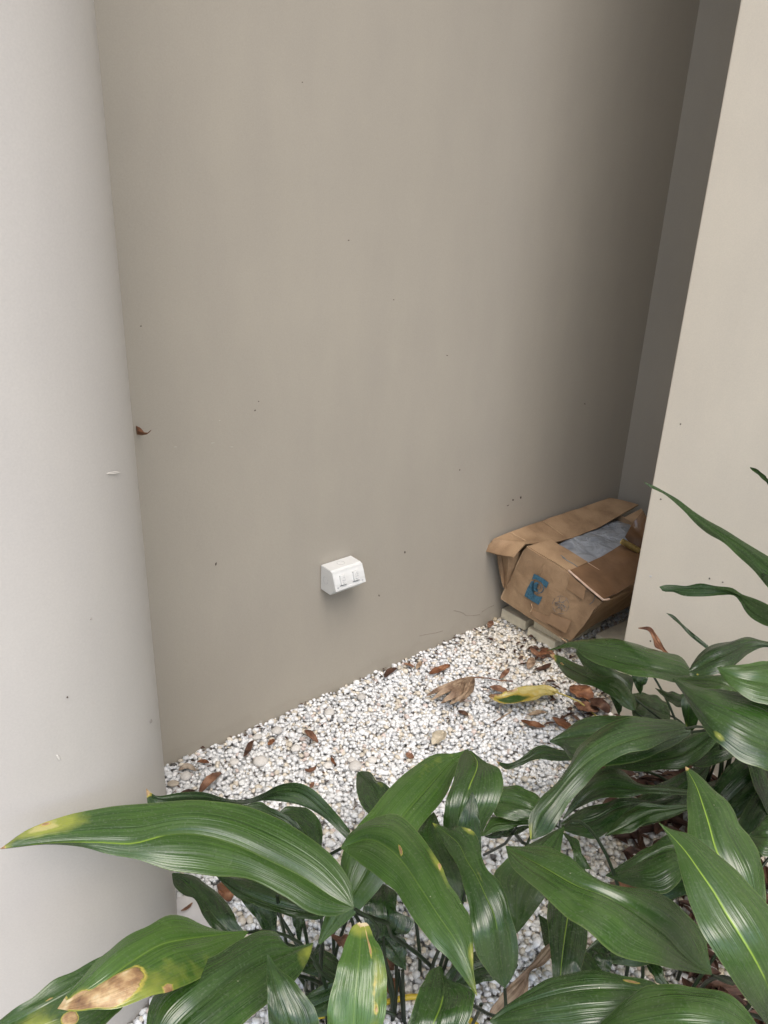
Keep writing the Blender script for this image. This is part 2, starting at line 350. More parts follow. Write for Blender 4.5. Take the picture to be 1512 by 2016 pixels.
# ------------------------------------------------------------------ gravel
def ico(sub):
    bm = bmesh.new(); bmesh.ops.create_icosphere(bm, subdivisions=sub, radius=1)
    V = np.array([v.co[:] for v in bm.verts]); F = np.array([[v.index for v in f.verts] for f in bm.faces]); bm.free(); return V, F
def pebbles(name, P, Rr, Col, sub=1, flat=.72):
    V0, F0_ = ico(sub); nv, nf = len(V0), len(F0_); k = len(P)
    shapes = []
    for i in range(12):
        s = np.ones(len(V0))
        for _ in range(5):
            dd = rng.normal(size=3); dd /= np.linalg.norm(dd); s -= np.clip(V0@dd-.45, 0, 1)*rng.uniform(0, .55)
        shapes.append(V0*s[:, None])
    shapes = np.array(shapes)[rng.integers(0, 12, k)]
    sc = np.stack([rng.uniform(.85, 1.35, k), rng.uniform(.75, 1.05, k), rng.uniform(flat-.15, flat+.15, k)], 1)*Rr[:, None]
    X = shapes*sc[:, None, :]
    th = rng.uniform(0, 2*np.pi, k); ti = rng.normal(0, .22, k); c, s_ = np.cos(th), np.sin(th); ct, st = np.cos(ti), np.sin(ti)
    x, y, z = X[..., 0].copy(), X[..., 1].copy(), X[..., 2].copy()
    y2 = y*ct[:, None]-z*st[:, None]; z2 = y*st[:, None]+z*ct[:, None]
    X = np.stack([x*c[:, None]-y2*s_[:, None], x*s_[:, None]+y2*c[:, None], z2], -1) + P[:, None, :]
    F = (F0_[None] + (np.arange(k)*nv)[:, None, None]).reshape(-1, 3)
    me = bpy.data.meshes.new(name); me.vertices.add(k*nv); me.vertices.foreach_set('co', X.reshape(-1).astype('f4'))
    me.loops.add(len(F)*3); me.loops.foreach_set('vertex_index', F.reshape(-1).astype('i4'))
    me.polygons.add(len(F)); me.polygons.foreach_set('loop_start', np.arange(0, len(F)*3, 3, dtype='i4')); me.update()
    at = me.color_attributes.new('pc', 'FLOAT_COLOR', 'POINT'); at.data.foreach_set('color', np.repeat(np.c_[Col, np.ones(k)], nv, 0).reshape(-1).astype('f4'))
    return link(name, me, M_peb, None, True)
def peb_colors(P):
    k = len(P); base = rng.normal(.81, .045, k)[:, None]*np.array([.965, .985, 1.]); r = rng.random(k)
    grey = r < .11; base[grey] = rng.uniform(.50, .68, grey.sum())[:, None]*np.array([.97, 1, 1.03])
    cream = (r > .11) & (r < .24); base[cream] = rng.uniform(.58, .75, cream.sum())[:, None]*np.array([1, .92, .78])
    pink = (r > .24) & (r < .27); base[pink] = rng.uniform(.55, .7, pink.sum())[:, None]*np.array([1, .86, .8])
    dk = r > .993; base[dk] = rng.uniform(.08, .2, dk.sum())[:, None]*np.array([1, .95, .9])
    a = (P[:, :2]-A0)@D2; s = (P[:, :2]-A0)@N2                         # stones towards the box are tinted a darker cream
    f = np.clip((a-.78)/.25, 0, 1)*.55
    f = np.maximum(f, np.clip((P[:, 0]-.18)/.3, 0, 1)*np.clip((1.45-P[:, 1])/.2, 0, 1)*.45)  # same tint paints in the shade of the plants on the right
    f = (f*rng.uniform(.3, 1.2, k))[:, None]
    return np.clip(base*(1-f) + base*np.array([.82, .70, .48])*f, .02, .86)
def gravel():
    pts = []
    for layer, (sp, z0) in enumerate([(.0100, -.006), (.0106, -.001), (.0118, .0042)]):
        xs = np.arange(-.75, 1.15, sp); ys = np.arange(.45, 2.75, sp); X, Y = np.meshgrid(xs, ys)
        P = np.stack([X.ravel(), Y.ravel()], 1) + rng.uniform(-.5, .5, (X.size, 2))*sp
        P = np.c_[P, z0 + rng.normal(0, .0018, len(P))]; pts.append(P)
    P = np.vstack(pts); a = (P[:, :2]-A0)@D2; s = (P[:, :2]-A0)@N2
    ok = (s > .002) & (a < 1.63) & ~((a > .965) & (s > .485)) & (np.linalg.norm(P[:, :2]-CC, axis=1) > CR+.002) & (a > -.35)
    C = np.c_[P, np.ones(len(P))][:, :3] - [0, 0, CH]; q = C@MC; u = 756+FPX*q[:, 0]/q[:, 2]; v = 1008+FPX*q[:, 1]/q[:, 2]
    ok &= (u > -60) & (u < 1600) & (v < 2120)
    P = P[ok]
    # gentle undulation and banking at the wall
    s = s[ok]; und = np.array([noise.noise(Vector((p[0]*5, p[1]*5, 0))) for p in P])*.006
    P[:, 2] += und + np.clip(.03-s, 0, .03)*.25
    rr = np.clip(rng.lognormal(math.log(.0060), .25, len(P)), .003, .0105)
    near = P[:, 1] < 1.25; rr[near] *= 1.08
    print('pebbles', len(P))
    o = pebbles('gravel', P, rr, peb_colors(P), 1); tag(o, 'bed of small white pebbles', kind='stuff')
gravel()
def gz(x, y): return .007 + noise.noise(Vector((x*5, y*5, 0)))*.006
# bigger river stones lying on the gravel
stones = [(513, 1498, 30, 24, .3, .72, 'largest oval grey-white stone, left of centre on the gravel'), (699, 1507, 28, 22, 1.1, .66, 'round speckled grey stone in a small cluster of three'),
          (692, 1494, 16, 13, .2, .7, 'small round stone at the back of the cluster of three'), (733, 1495, 20, 16, .4, .75, 'pale stone right of the stone cluster'),
          (545, 1437, 22, 17, .8, .66, 'rounded cream stone nearest the wall foot'), (507, 1448, 20, 12, .4, .68, 'flat beige stone touching the wall foot'),
          (461, 1498, 20, 15, .2, .74, 'smooth white stone left of the largest grey one'), (649, 1404, 20, 17, .1, .68, 'tan tinged stone beside the wall upper middle'),
          (712, 1372, 18, 16, .2, .62, 'dull grey round stone among small pebbles near the wall'), (366, 1528, 22, 19, .5, .7, 'white stone in front of the curled grey leaf by the column'),
          (341, 1542, 24, 14, .1, .5, 'brown-grey flat stone beside the column foot'), (645, 1505, 18, 15, .4, .78, 'white round stone above the small orange leaf scrap'),
          (583, 1472, 22, 15, .7, .76, 'oval white stone below the curled brown leaf'), (1203, 1700, 22, 20, .2, .5, 'yellowish round stone in the gap between dark leaves')]
for u, v, w_, h_, rt, br, lab in stones:
    p = onz(u, v, .012); sx = np.linalg.norm(onz(u+w_/2, v, .012)-p); sy = sx*h_/w_*1.15
    bm = bmesh.new(); bmesh.ops.create_icosphere(bm, subdivisions=3, radius=1)
    sd_ = random.random()*50
    for x in bm.verts:
        x.co *= 1 + .10*noise.noise(x.co*1.3+Vector((sd_, 0, 0))); x.co = Vector((x.co.x*sx, x.co.y*sy, x.co.z*min(sx, sy)*.62))
    o = bmobj('river_stone', bm, M_peb, None, True); o.location = (p[0], p[1], gz(p[0], p[1])+min(sx, sy)*.32); o.rotation_euler = (0, 0, rt)
    at = o.data.color_attributes.new('pc', 'FLOAT_COLOR', 'POINT')
    br *= .86
    c = (br, br*.975, br*.93, 1) if br > .5 else (br, br*.88, br*.72, 1)
    at.data.foreach_set('color', list(c)*len(o.data.vertices))
    tag(o, lab, 'stone', 'larger stones on the gravel')
# flat slab stone by the column foot
def slab():
    px = [Z3(0, 1000), Z3(60, 985), Z3(130, 1000), Z3(200, 1120), Z3(300, 1290), Z3(290, 1320), Z3(120, 1300), Z3(-40, 1200), Z3(-60, 1060)]
    B = [Vector(onz(u, v, .03)) for u, v in px]; bm = bmesh.new(); k = len(B)
    top = [bm.verts.new(b) for b in B]; bot = [bm.verts.new(b - Vector((0, 0, .03))) for b in B]
    bm.faces.new(top); bm.faces.new(bot[::-1])
    for i in range(k): bm.faces.new([top[i], bot[i], bot[(i+1) % k], top[(i+1) % k]])
    bevel(bm, .005, 3)
    o = bmobj('flat_stone', bm, simple('slab_stone', (.62, .61, .61), .6, .4, 40, .1, .3, 150), None, True); tag(o, 'large flat pale grey stone at the column foot', 'stone')
slab()

# ------------------------------------------------------------------ fallen leaves
def fallen(pts, wid, m, label, name='fallen_leaf', z=.014, curl=.3, twist=0., rag=0., cat='dead leaf', group='dead leaves lying on the gravel', lift=0., par=None, tint=None, surf=None):
    """pts: photo points along the midrib; wid: full width in px at the widest; lies on the gravel."""
    n, mm = 18, 6; ts = np.linspace(0, 1, n+1); P = catmull(pts, ts)
    V = []; UV = []; sd_ = random.random()*90
    for i, t in enumerate(ts):
        zz = z + lift*math.sin(math.pi*t) + .004*noise.noise(Vector((t*3, sd_, 0)))
        u, v = P[i][0], P[i][1]; zc = zz + (P[i][2] if len(P[i]) > 2 else 0)
        q = Vector(onz(u, v, zc)) if surf is None else surf(u, v)
        j0, j1 = max(i-1, 0), min(i+1, n)
        tg = Vector(onz(*P[j1][:2], zc)) - Vector(onz(*P[j0][:2], zc))
        if surf: tg = surf(*P[j1][:2]) - surf(*P[j0][:2])
        sn = Vector((0, 0, 1)) if surf is None else Vector((N2[0], N2[1], 0))
        cr = tg.cross(sn); cr.normalize()
        pxm = (Vector(onz(u+10, v, zc))-Vector(onz(u, v, zc))).length/10
        hw = wid/2*pxm*(math.sin(math.pi*min(1, t*.93+.035))**.75)*(1+.18*noise.noise(Vector((t*5, sd_, 3))))
        for k in range(-mm, mm+1):
            x = k/mm; a = twist*(t-.5) + .15*noise.noise(Vector((t*4, sd_, 7)))
            rg = 1 - rag*(.5+.5*noise.noise(Vector((x*6, sd_, t*1.5))))*max(0, t-.4)
            off = cr*(x*hw*math.cos(a)) + sn*(abs(x*hw)*math.sin(a)*(1 if x > 0 else -1) + curl*hw*x*x + .25*hw*noise.noise(Vector((x*2, t*6, sd_))))
            pt = q + off
            if rag: pt = pt + tg.normalized()*(-rag*.03*abs(noise.noise(Vector((x*9, sd_, 1)))))*max(0, t-.5)*2
            V.append(pt); UV.append(((x+1)/2, t))
    F = []; c = 2*mm+1
    for i in range(n):
        for k in range(c-1): F.append((i*c+k, i*c+k+1, (i+1)*c+k+1, (i+1)*c+k))
    o = mesh(name, V, F, m, None, True); uvl = o.data.uv_layers.new(name='UVMap')
    for l in o.data.loops: uvl.data[l.index].uv = UV[l.vertex_index]
    sm = o.modifiers.new('thick', 'SOLIDIFY'); sm.thickness = .0006; sm.offset = 0
    if tint is not None:
        o.data.color_attributes.new('tint', 'FLOAT_COLOR', 'POINT'); o.data.attributes.new('rib', 'FLOAT', 'POINT'); at = o.data.attributes['tint']; rb = o.data.attributes['rib']
        for i, (x, t) in enumerate(UV): at.data[i].color = (*tint(x, t), 1); rb.data[i].value = .3
    if label: tag(o, label, cat, group)
    return o
G = fallen
G([(843, 1366), (875, 1355), (905, 1345), (928, 1331)], 16, M_tan, 'frayed dry tan leaf fanned open, middle of the gravel', z=.02, curl=.5, rag=.5)
# the frayed leaf: broad fan made of torn strips, built as one object
def frayed(o_old):
    bpy.data.objects.remove(o_old)
    strips = [([(930, 1333), (905, 1343), (870, 1358), (838, 1371)], 15), ([(930, 1333), (908, 1348), (880, 1362), (850, 1379)], 16), ([(930, 1333), (915, 1352), (893, 1372), (868, 1386)], 20),
              ([(931, 1333), (920, 1352), (905, 1375), (885, 1388)], 20), ([(932, 1333), (926, 1350), (920, 1368), (905, 1384)], 18)]
    obs = []
    for i, (p, w_) in enumerate(strips): obs.append(fallen(p, w_, M_tan if i % 3 else M_grey, None, z=.018+.002*i, curl=.7, lift=.02, rag=.4))
    V = []; F = []; UV = []
    for o in obs:
        b = len(V); V += [v.co.copy() for v in o.data.vertices]; F += [tuple(b+i for i in p.vertices) for p in o.data.polygons]
        u = [None]*len(o.data.vertices)
        for l in o.data.loops: u[l.vertex_index] = tuple(o.data.uv_layers[0].data[l.index].uv)
        UV += u; bpy.data.objects.remove(o)
    o = mesh('fallen_leaf', V, F, M_tan, None, True); uvl = o.data.uv_layers.new(name='UVMap')
    for l in o.data.loops: uvl.data[l.index].uv = UV[l.vertex_index]
    tag(o, 'frayed dry tan leaf torn into strips, middle of the gravel', 'dead leaf', 'dead leaves lying on the gravel')
    st = tube('leaf_stalk', [onz(928, 1333, .02), onz(960, 1335, .018), onz(985, 1340, .016), onz(1010, 1341, .014)], .0016, M_brown); st.parent = o
frayed(bpy.data.objects['fallen_leaf'])
# yellow leaf with a green heart
def ytint(x, t): 
    d = math.hypot((t-.34)/.36, (x-.52)/.42); return (max(.0, min(1, (d-.45)*2.6)) if t < .85 else 1, max(0, (.16-t)*6) + (.5 if (x < .14 or x > .93) and t < .55 else 0), .6)
yl = G([(963, 1370), (985, 1379), (1020, 1376), (1055, 1366), (1085, 1362), (1100, 1362)], 46, M_yel, 'yellow dying leaf with a green heart on the gravel', z=.03, curl=.35, tint=ytint, lift=.01)
st = tube('leaf_stalk', [onz(1088, 1361, .035), onz(1110, 1368, .04), onz(1140, 1381, .035), onz(1160, 1397, .02), onz(1176, 1412, .01)], .0022, litter_mat('stalk_yellow', (.3, .22, .05), (.42, .34, .09), (.5, .42, .14))); st.parent = yl
G([(965, 1352), (978, 1356), (1000, 1364)], 20, M_red, 'reddish brown leaf tucked under the yellow leaf', z=.022)
G([(845, 1327), (862, 1320), (886, 1309)], 17, M_brown, 'brown oval leaf behind the frayed tan leaf')
G([(757, 1334), (768, 1322), (781, 1315)], 14, M_dark, 'blackish curled leaf at the wall foot')
G([(985, 1336), (995, 1325), (1003, 1316)], 11, M_red, 'small russet leaf standing by the yellow leaf', lift=.012)
G([(1040, 1317), (1045, 1306), (1047, 1294)], 16, M_tan, 'plump tan leaf below the stacked pavers', lift=.01)
G([(1026, 1418), (1045, 1426), (1073, 1431)], 18, M_brown, 'dark red-brown leaf in front of the yellow leaf')
G([(1088, 1412), (1110, 1428), (1133, 1437)], 20, M_brown, 'red-brown leaf beside the dark green leaf edge')
G([(902, 1399), (912, 1404), (922, 1409)], 13, M_dark, 'small dark leaf below the frayed tan leaf')
G([(1052, 1318), (1070, 1316), (1085, 1306)], 13, M_dark, 'dark leaf right of the plump tan leaf')
G([(852, 1466), (862, 1456), (875, 1440)], 27, M_pale, 'cream coloured dry leaf standing out on the gravel', lift=.01, curl=.6)
G([(800, 1482), (806, 1488), (814, 1493)], 14, M_red, 'small orange-brown leaf scrap left of the cream leaf')
G([(600, 1438), (610, 1449), (618, 1457), (626, 1462)], 15, M_red, 'curled brown leaf among the larger stones', curl=1., lift=.008)
G([(352, 1517), (368, 1512), (386, 1518)], 14, M_grey, 'greyish curled leaf at the wall foot near the column', curl=.9)
G([(393, 1562), (410, 1543), (425, 1530), (436, 1522)], 20, M_red, 'upright russet leaf behind the long green leaves', curl=.8, lift=.025)
G([(355, 1561), (368, 1558), (384, 1557)], 9, M_dark, 'thin dark brown leaf beside the column')
G([(388, 1500), (400, 1499), (412, 1502)], 10, M_brown, 'small dark leaf at the wall foot, left')
G([(600, 1514), (609, 1518), (618, 1513), (622, 1509)], 11, M_red, 'small orange scrap with a notch, left of centre')
G([(611, 1552), (615, 1544), (618, 1540)], 9, M_red, 'tiny orange scrap above the arching leaf')
G([(480, 1490), (488, 1478), (495, 1462), (500, 1458)], 12, M_dark, 'dark crumpled leaf beside the flat beige stone')
G([(528, 1467), (534, 1462), (539, 1455)], 12, M_brown, 'small brown leaf between stones near the wall')
G([(652, 1490), (656, 1500), (660, 1505)], 7, M_brown, 'sliver of brown leaf beside the speckled grey stone')
G([(795, 1306), (805, 1309), (815, 1313)], 9, M_red, 'russet scrap at the wall foot')
G([(820, 1317), (826, 1308), (830, 1302)], 10, M_tan, 'tan scrap near the wall foot, beside the oval leaf')
G([(962, 1236), (966, 1228), (968, 1222)], 12, M_red, 'russet leaf in the corner under the cardboard box', lift=.01)
G([(1060, 1290), (1075, 1284), (1092, 1290)], 18, M_brown, 'brown leaf lying against the lower paver')
G([(1045, 1275), (1056, 1288), (1070, 1296)], 16, M_red, 'red leaf lying along the paver foot')
G([(970, 1424), (985, 1414), (1000, 1405), (1010, 1399)], 3, M_tan, 'thin straw crossing the gravel', cat='twig', curl=.1)
G([(1040, 1408), (1060, 1403), (1075, 1402)], 12, M_tan, 'olive brown leaf under the yellow leaf')
G([(1125, 1350), (1145, 1365), (1165, 1378)], 46, M_brown, 'broad brown leaf under the green leaves', lift=.01)
G([(1130, 1385), (1155, 1395), (1180, 1400)], 34, M_red, 'reddish leaf near the foot of the cream wall', lift=.015)
G([(1160, 1375), (1180, 1388), (1198, 1404)], 30, M_dark, 'dark leaf against the foot of the cream wall', lift=.02)
G([(1138, 1345), (1150, 1335), (1168, 1330)], 20, M_dark, 'dark crumpled leaf below the low green leaves')
G([(430, 1740), (445, 1752), (452, 1775)], 34, M_brown, 'brown leaf half hidden under the large front leaf', lift=.02)
G([(356, 1793), (368, 1788), (379, 1777)], 7, M_red, 'thin russet scrap on the flat pale stone', z=.034)
G([(778, 1960), (770, 1940), (765, 1925)], 34, M_brown, 'brown leaf among stalks by the yellow hose', lift=.01)
G([(1225, 1760), (1235, 1735), (1245, 1715)], 40, M_brown, 'ribbed purple-brown leaf deep between green leaves', z=.05, lift=.02)
G([(1420, 1520), (1445, 1545), (1465, 1590)], 62, M_red, 'rust coloured leaf in the dark behind the upright leaf', z=.06, lift=.04)
G([(1200, 1740), (1215, 1750), (1225, 1765)], 30, M_tan, 'yellowish dry leaf beside the ribbed brown one', z=.04)
# fine debris: stuff nobody could count
def debris():
    V = []; F = []; UV = []
    def bit(x, y, z, L, m_):
        a = random.uniform(0, 6.28); t = Vector((math.cos(a), math.sin(a), random.uniform(-.2, .2))); c = Vector((-t.y, t.x, random.uniform(-.3, .3)))
        b = len(V); wd = L*random.uniform(.15, .45)
        for k, (p, q) in enumerate(((0, 0), (.3, 1), (.75, .8), (1, 0), (.7, -.9), (.3, -1))):
            V.append(Vector((x, y, z)) + t*L*(p-.5) + c*wd*q*.5 + Vector((0, 0, L*.15*abs(q)))); UV.append((q*.5+.5, p))
        F.append((b, b+1, b+2, b+3)); F.append((b, b+3, b+4, b+5))
    n = 0
    while n < 330:
        r = random.random()
        if r < .12:
            a_ = random.uniform(.05, 1.05); q_ = A0 + D2*a_ + N2*abs(random.gauss(.012, .014)); bit(q_[0], q_[1], gz(*q_)+.006+random.uniform(0, .003), random.choice([.006, .01, .016]), 0); n += 1; continue
        if r < .55: u, v = random.uniform(340, 1100), random.uniform(1240, 1640)
        elif r < .72: u, v = random.gauss(1050, 50), random.gauss(1282, 20)
        else: u, v = random.uniform(1080, 1200), random.uniform(1290, 1440)
        p = onz(u, v, .0); a = (p[:2]-A0)@D2; s = (p[:2]-A0)@N2
        if s < .01 or a > 1.6 or (a > .95 and s > .47) or np.linalg.norm(p[:2]-CC) < CR+.01: continue
        bit(p[0], p[1], gz(p[0], p[1])+random.uniform(.001, .006), random.choice([.005, .007, .010, .014] if r < .55 else [.006, .012, .022, .032]), 0); n += 1
    for _ in range(1500):      # mulch of dead leaves under the plants on the right
        x, y = random.uniform(.5, 1.15), random.uniform(.6, 1.6); p = np.array([x, y]); a = (p-A0)@D2; s = (p-A0)@N2
        if a > .95 or s < .5: continue
        bit(x, y, random.uniform(.008, .03), random.uniform(.02, .07), 0)
    o = mesh('leaf_litter', V, F, M_dark); uvl = o.data.uv_layers.new(name='UVMap')
    for l in o.data.loops: uvl.data[l.index].uv = UV[l.vertex_index]
    tag(o, 'fine dead leaf crumbs and mulch scattered on the gravel', kind='stuff')
debris()
# leaf caught on the wall beside the column
def wall_leaf():
    g_ = [((268, 838), .004), ((276, 842), .012), ((284, 850), .018), ((291, 851), .016), ((298, 846), .022), ((295, 850), .018), ((288, 855), .014), ((279, 857), .008), ((270, 855), .004), ((276, 850), .016)]
    P = [ps(*p, s_) for p, s_ in g_]; bm = bmesh.new(); v = [bm.verts.new(p) for p in P]
    for f in ((0, 1, 9), (1, 2, 9), (2, 7, 9), (2, 6, 7), (2, 3, 6), (3, 5, 6), (3, 4, 5), (7, 8, 9), (8, 0, 9)): bm.faces.new([v[k] for k in f])
    bmesh.ops.subdivide_edges(bm, edges=bm.edges[:], cuts=2, use_grid_fill=True)
    for x in bm.verts: x.co += Vector([noise.noise(x.co*120+Vector((k*9, 0, 0)))*.0012 for k in range(3)])
    me = bpy.data.meshes.new('fallen_leaf'); bm.to_mesh(me); bm.free(); me.uv_layers.new(name='UVMap'); o = link('fallen_leaf', me, M_brown, None, True)
    sm = o.modifiers.new('thick', 'SOLIDIFY'); sm.thickness = .0006; tag(o, 'tiny dry leaf caught on the wall beside the column', 'dead leaf')
wall_leaf()

# ------------------------------------------------------------------ outlet box
def outlet():
    base = empty('outlet_box', W(.4575, 0, .3204)); tag(base, 'small white outlet box with sloping face, fixed low on the wall', 'outlet box')
    M_w = simple('white_plastic', (.66, .67, .66), .35, .5, 60, .03)
    M_g = simple('grey_plastic_line', (.36, .37, .38), .5); M_gl = simple('moulded_line', (.48, .49, .50), .5)
    a0, a1 = .413, .502
    prof = [(0.0015, .385), (.040, .385), (.0478, .3785), (.0538, .3670), (.0582, .3545), (.0607, .3405), (.0585, .3385), (.0395, .3204), (.0015, .3204)]
    bm = bmesh.new(); L = [bm.verts.new(W(a0, s, z)) for s, z in prof]; Rr = [bm.verts.new(W(a1, s, z)) for s, z in prof]
    bm.faces.new(L); bm.faces.new(Rr[::-1]); k = len(prof)
    for i in range(k): bm.faces.new([L[i], Rr[i], Rr[(i+1) % k], L[(i+1) % k]])
    bmesh.ops.recalc_face_normals(bm, faces=bm.faces)
    bmesh.ops.bevel(bm, geom=[e for e in bm.edges if len(e.link_faces) == 2 and e.calc_face_angle() > .9], offset=.0012, segments=2, affect='EDGES')
    o = bmobj('body', bm, M_w, None); keep(o, base)
    # frame on the sloping face: face runs from p0 (top) to p1 (bottom)
    p0 = Vector((.0445, .3815)); p1 = Vector((.0605, .340)); ev = (p1-p0); ln = ev.length; ev.normalize(); nv = Vector((-ev.y, ev.x))
    if nv.x < 0: nv = -nv
    bow = lambda q: (.0034)*math.sin(math.pi*min(max(q/ln, 0), 1))
    def Fp(a, q, h):
        s, z = p0 + ev*q + nv*(h + bow(q)); return W(a, s, z)
    def plate(aa, ab, qa, qb, h0, h1, bv=.0006):
        bm = bmesh.new(); hexa(bm, [Fp(aa, qa, h0), Fp(ab, qa, h0), Fp(ab, qb, h0), Fp(aa, qb, h0), Fp(aa, qa, h1), Fp(ab, qa, h1), Fp(ab, qb, h1), Fp(aa, qb, h1)])
        if bv: bevel(bm, bv)
        return bm
    for args in ((a0+.0003, a0+.0045, -.001, ln+.0015), (a1-.0045, a1-.0003, -.001, ln+.0015), (a0+.0046, a1-.0046, -.001, .003), (a0+.0046, a1-.0046, ln-.0035, ln+.0015)):
        o = bmobj('face_rim', plate(*args, -.002, .0022), M_w); keep(o, base)
    for ac in (.4365, .4745):
        sh = bmobj('shutter', plate(ac-.0075, ac+.0075, .011, .034, -.002, .0066, .0012), M_w); keep(sh, base)
        slot = bmobj('gap_line', plate(ac-.0102, ac+.0098, .0088, .0368, -.002, .0004, 0), simple('slot_shade', (.16, .165, .17), .6)); keep(slot, base)
        for (dq, pts) in ((0, [(-.0045, .0195), (0, .0155), (.0045, .0195)]), (0, [(-.0045, .0235), (.0045, .0235)]), (0, [(-.0045, .0275), (0, .0315), (.0045, .0275)])):
            g_ = tube('arrow_mark', [Fp(ac+x, q, .0067) for x, q in pts], .0005, M_gl, n=5); g_.parent = sh
    for ac in (a0+.008, a1-.009):
        bm = bmesh.new(); c = Fp(ac, ln-.0065, .0012); bmesh.ops.create_cone(bm, cap_ends=True, segments=12, radius1=.0022, radius2=.0018, depth=.001)
        bmesh.ops.transform(bm, matrix=Matrix.Translation(c), verts=bm.verts); o = bmobj('screw_cap', bm, M_g); keep(o, base)
    ring = [W(.4575+.0095*math.cos(t), .0205+.0095*math.sin(t), .3851) for t in np.linspace(0, 2*math.pi, 25)]
    o = tube('knockout_ring', ring, .00035, M_g, n=5); keep(o, base)
    ring = [W(a0-.0001, .021+.009*math.cos(t), .352+.009*math.sin(t)) for t in np.linspace(0, 2*math.pi, 25)]
    o = tube('knockout_ring', ring, .0003, M_g, n=5); keep(o, base)
outlet()

# ------------------------------------------------------------------ pavers and cardboard box
def paver_mat():
    return simple('concrete_paver', (.74, .68, .52), .85, .2, 35, .14, .5, 260)
M_pav = paver_mat()
def paver(a0, a1, s0, s1, z0, z1, lab, turn=0.):
    bm = bmesh.new(); wbox(bm, a0, a1, s0, s1, z0, z1); bevel(bm, .0025)
    c = W((a0+a1)/2, (s0+s1)/2, z0)
    for x in bm.verts: x.co += Vector([noise.noise(x.co*30+Vector((i*9, 0, 0)))*.0012 for i in range(3)]) - c
    o = bmobj('paver', bm, M_pav); o.location = c; o.rotation_euler = (0, 0, turn); tag(o, lab, 'paver', 'cream pavers under the cardboard box')
paver(1.088, 1.315, .004, .100, .010, .042, 'single cream paver nearest the wall under the box')
paver(1.078, 1.305, .118, .218, .006, .034, 'lower cream paver of the front stack under the box')
paver(1.090, 1.32, .128, .230, .0348, .063, 'upper cream paver of the front stack under the box')
paver(1.36, 1.60, .02, .13, .004, .075, 'far cream paver hidden behind the box')
paver(1.20, 1.52, .275, .345, .004, .042, 'cream paver at the shaded right side of the box', -.04)
paver(1.19, 1.53, .360, .40, .004, .03, 'thin cream paver edge beside the cream wall corner', .03)
bm = bmesh.new(); 
for (a, b_, s0, s1) in ((1.07, 1.10, .26, .44),): pass
bm.free()

def card_mat():
    m, t, b, o = mat('cardboard'); tc = nd(t, 'ShaderNodeTexCoord'); g = nd(t, 'ShaderNodeNewGeometry')
    n = nd(t, 'ShaderNodeTexNoise', i_Scale=14., i_Detail=6.); t.links.new(g.outputs['Position'], n.inputs['Vector'])
    n2 = nd(t, 'ShaderNodeTexNoise', i_Scale=500., i_Detail=2.); t.links.new(g.outputs['Position'], n2.inputs['Vector'])
    c = ramp(t, n.outputs[0], [(.3, (.24, .155, .09)), (.5, (.345, .23, .135)), (.72, (.42, .29, .175))])
    c = mix(t, 1., c, ramp(t, n2.outputs[0], [(.3, (.9, .9, .9)), (.7, (1.08, 1.08, 1.08))]), 'MULTIPLY')
    t.links.new(c, b.inputs['Base Color']); b.inputs['Roughness'].default_value = .75; b.inputs['Specular IOR Level'].default_value = .25
    n3 = nd(t, 'ShaderNodeTexNoise', i_Scale=30., i_Detail=6., i_Distortion=.6); t.links.new(g.outputs['Position'], n3.inputs['Vector'])
    bp = nd(t, 'ShaderNodeBump', i_Strength=.55, i_Distance=.007); t.links.new(n3.outputs[0], bp.inputs['Height']); t.links.new(bp.outputs[0], b.inputs['Normal'])
    return m
M_card = card_mat(); M_card_edge = simple('cardboard_torn_edge', (.50, .36, .23), .9, .2, 90, .25, .6, 300)
M_tape = simple('brown_packing_tape', (.20, .115, .062), .2, .8, 20, .2, .7, 45); M_ink = simple('blue_ink', (.05, .135, .20), .7, .2, 200, .35)
M_inkg = simple('grey_ink', (.13, .15, .17), .7, .2, 200, .3)
M_shade_card = M_card

def sheet(name, rows, m, parent, th=.004, sub=2, warp=.0015, seed=0):
    """rows: list of lists of 3-D points (grid), made a bent board of thickness th."""
    nr, nc = len(rows), len(rows[0]); V = [Vector(p) for r in rows for p in r]; F = [(i*nc+j, i*nc+j+1, (i+1)*nc+j+1, (i+1)*nc+j) for i in range(nr-1) for j in range(nc-1)]
    bm = bmesh.new(); vs_ = [bm.verts.new(v) for v in V]; [bm.faces.new([vs_[k] for k in f]) for f in F]
    bmesh.ops.subdivide_edges(bm, edges=bm.edges[:], cuts=sub*3, use_grid_fill=True)
    for x in bm.verts: x.co += Vector([noise.noise(x.co*22+Vector((i*7+seed, 3, 0)))*warp for i in range(3)])
    bmesh.ops.recalc_face_normals(bm, faces=bm.faces); me = bpy.data.meshes.new(name); bm.to_mesh(me); bm.free()
    o = link(name, me, m, None, True); s = o.modifiers.new('thick', 'SOLIDIFY'); s.thickness = th; s.offset = 0
    e = o.modifiers.new('edge', 'EDGE_SPLIT'); e.split_angle = math.radians(35)
    keep(o, parent); return o
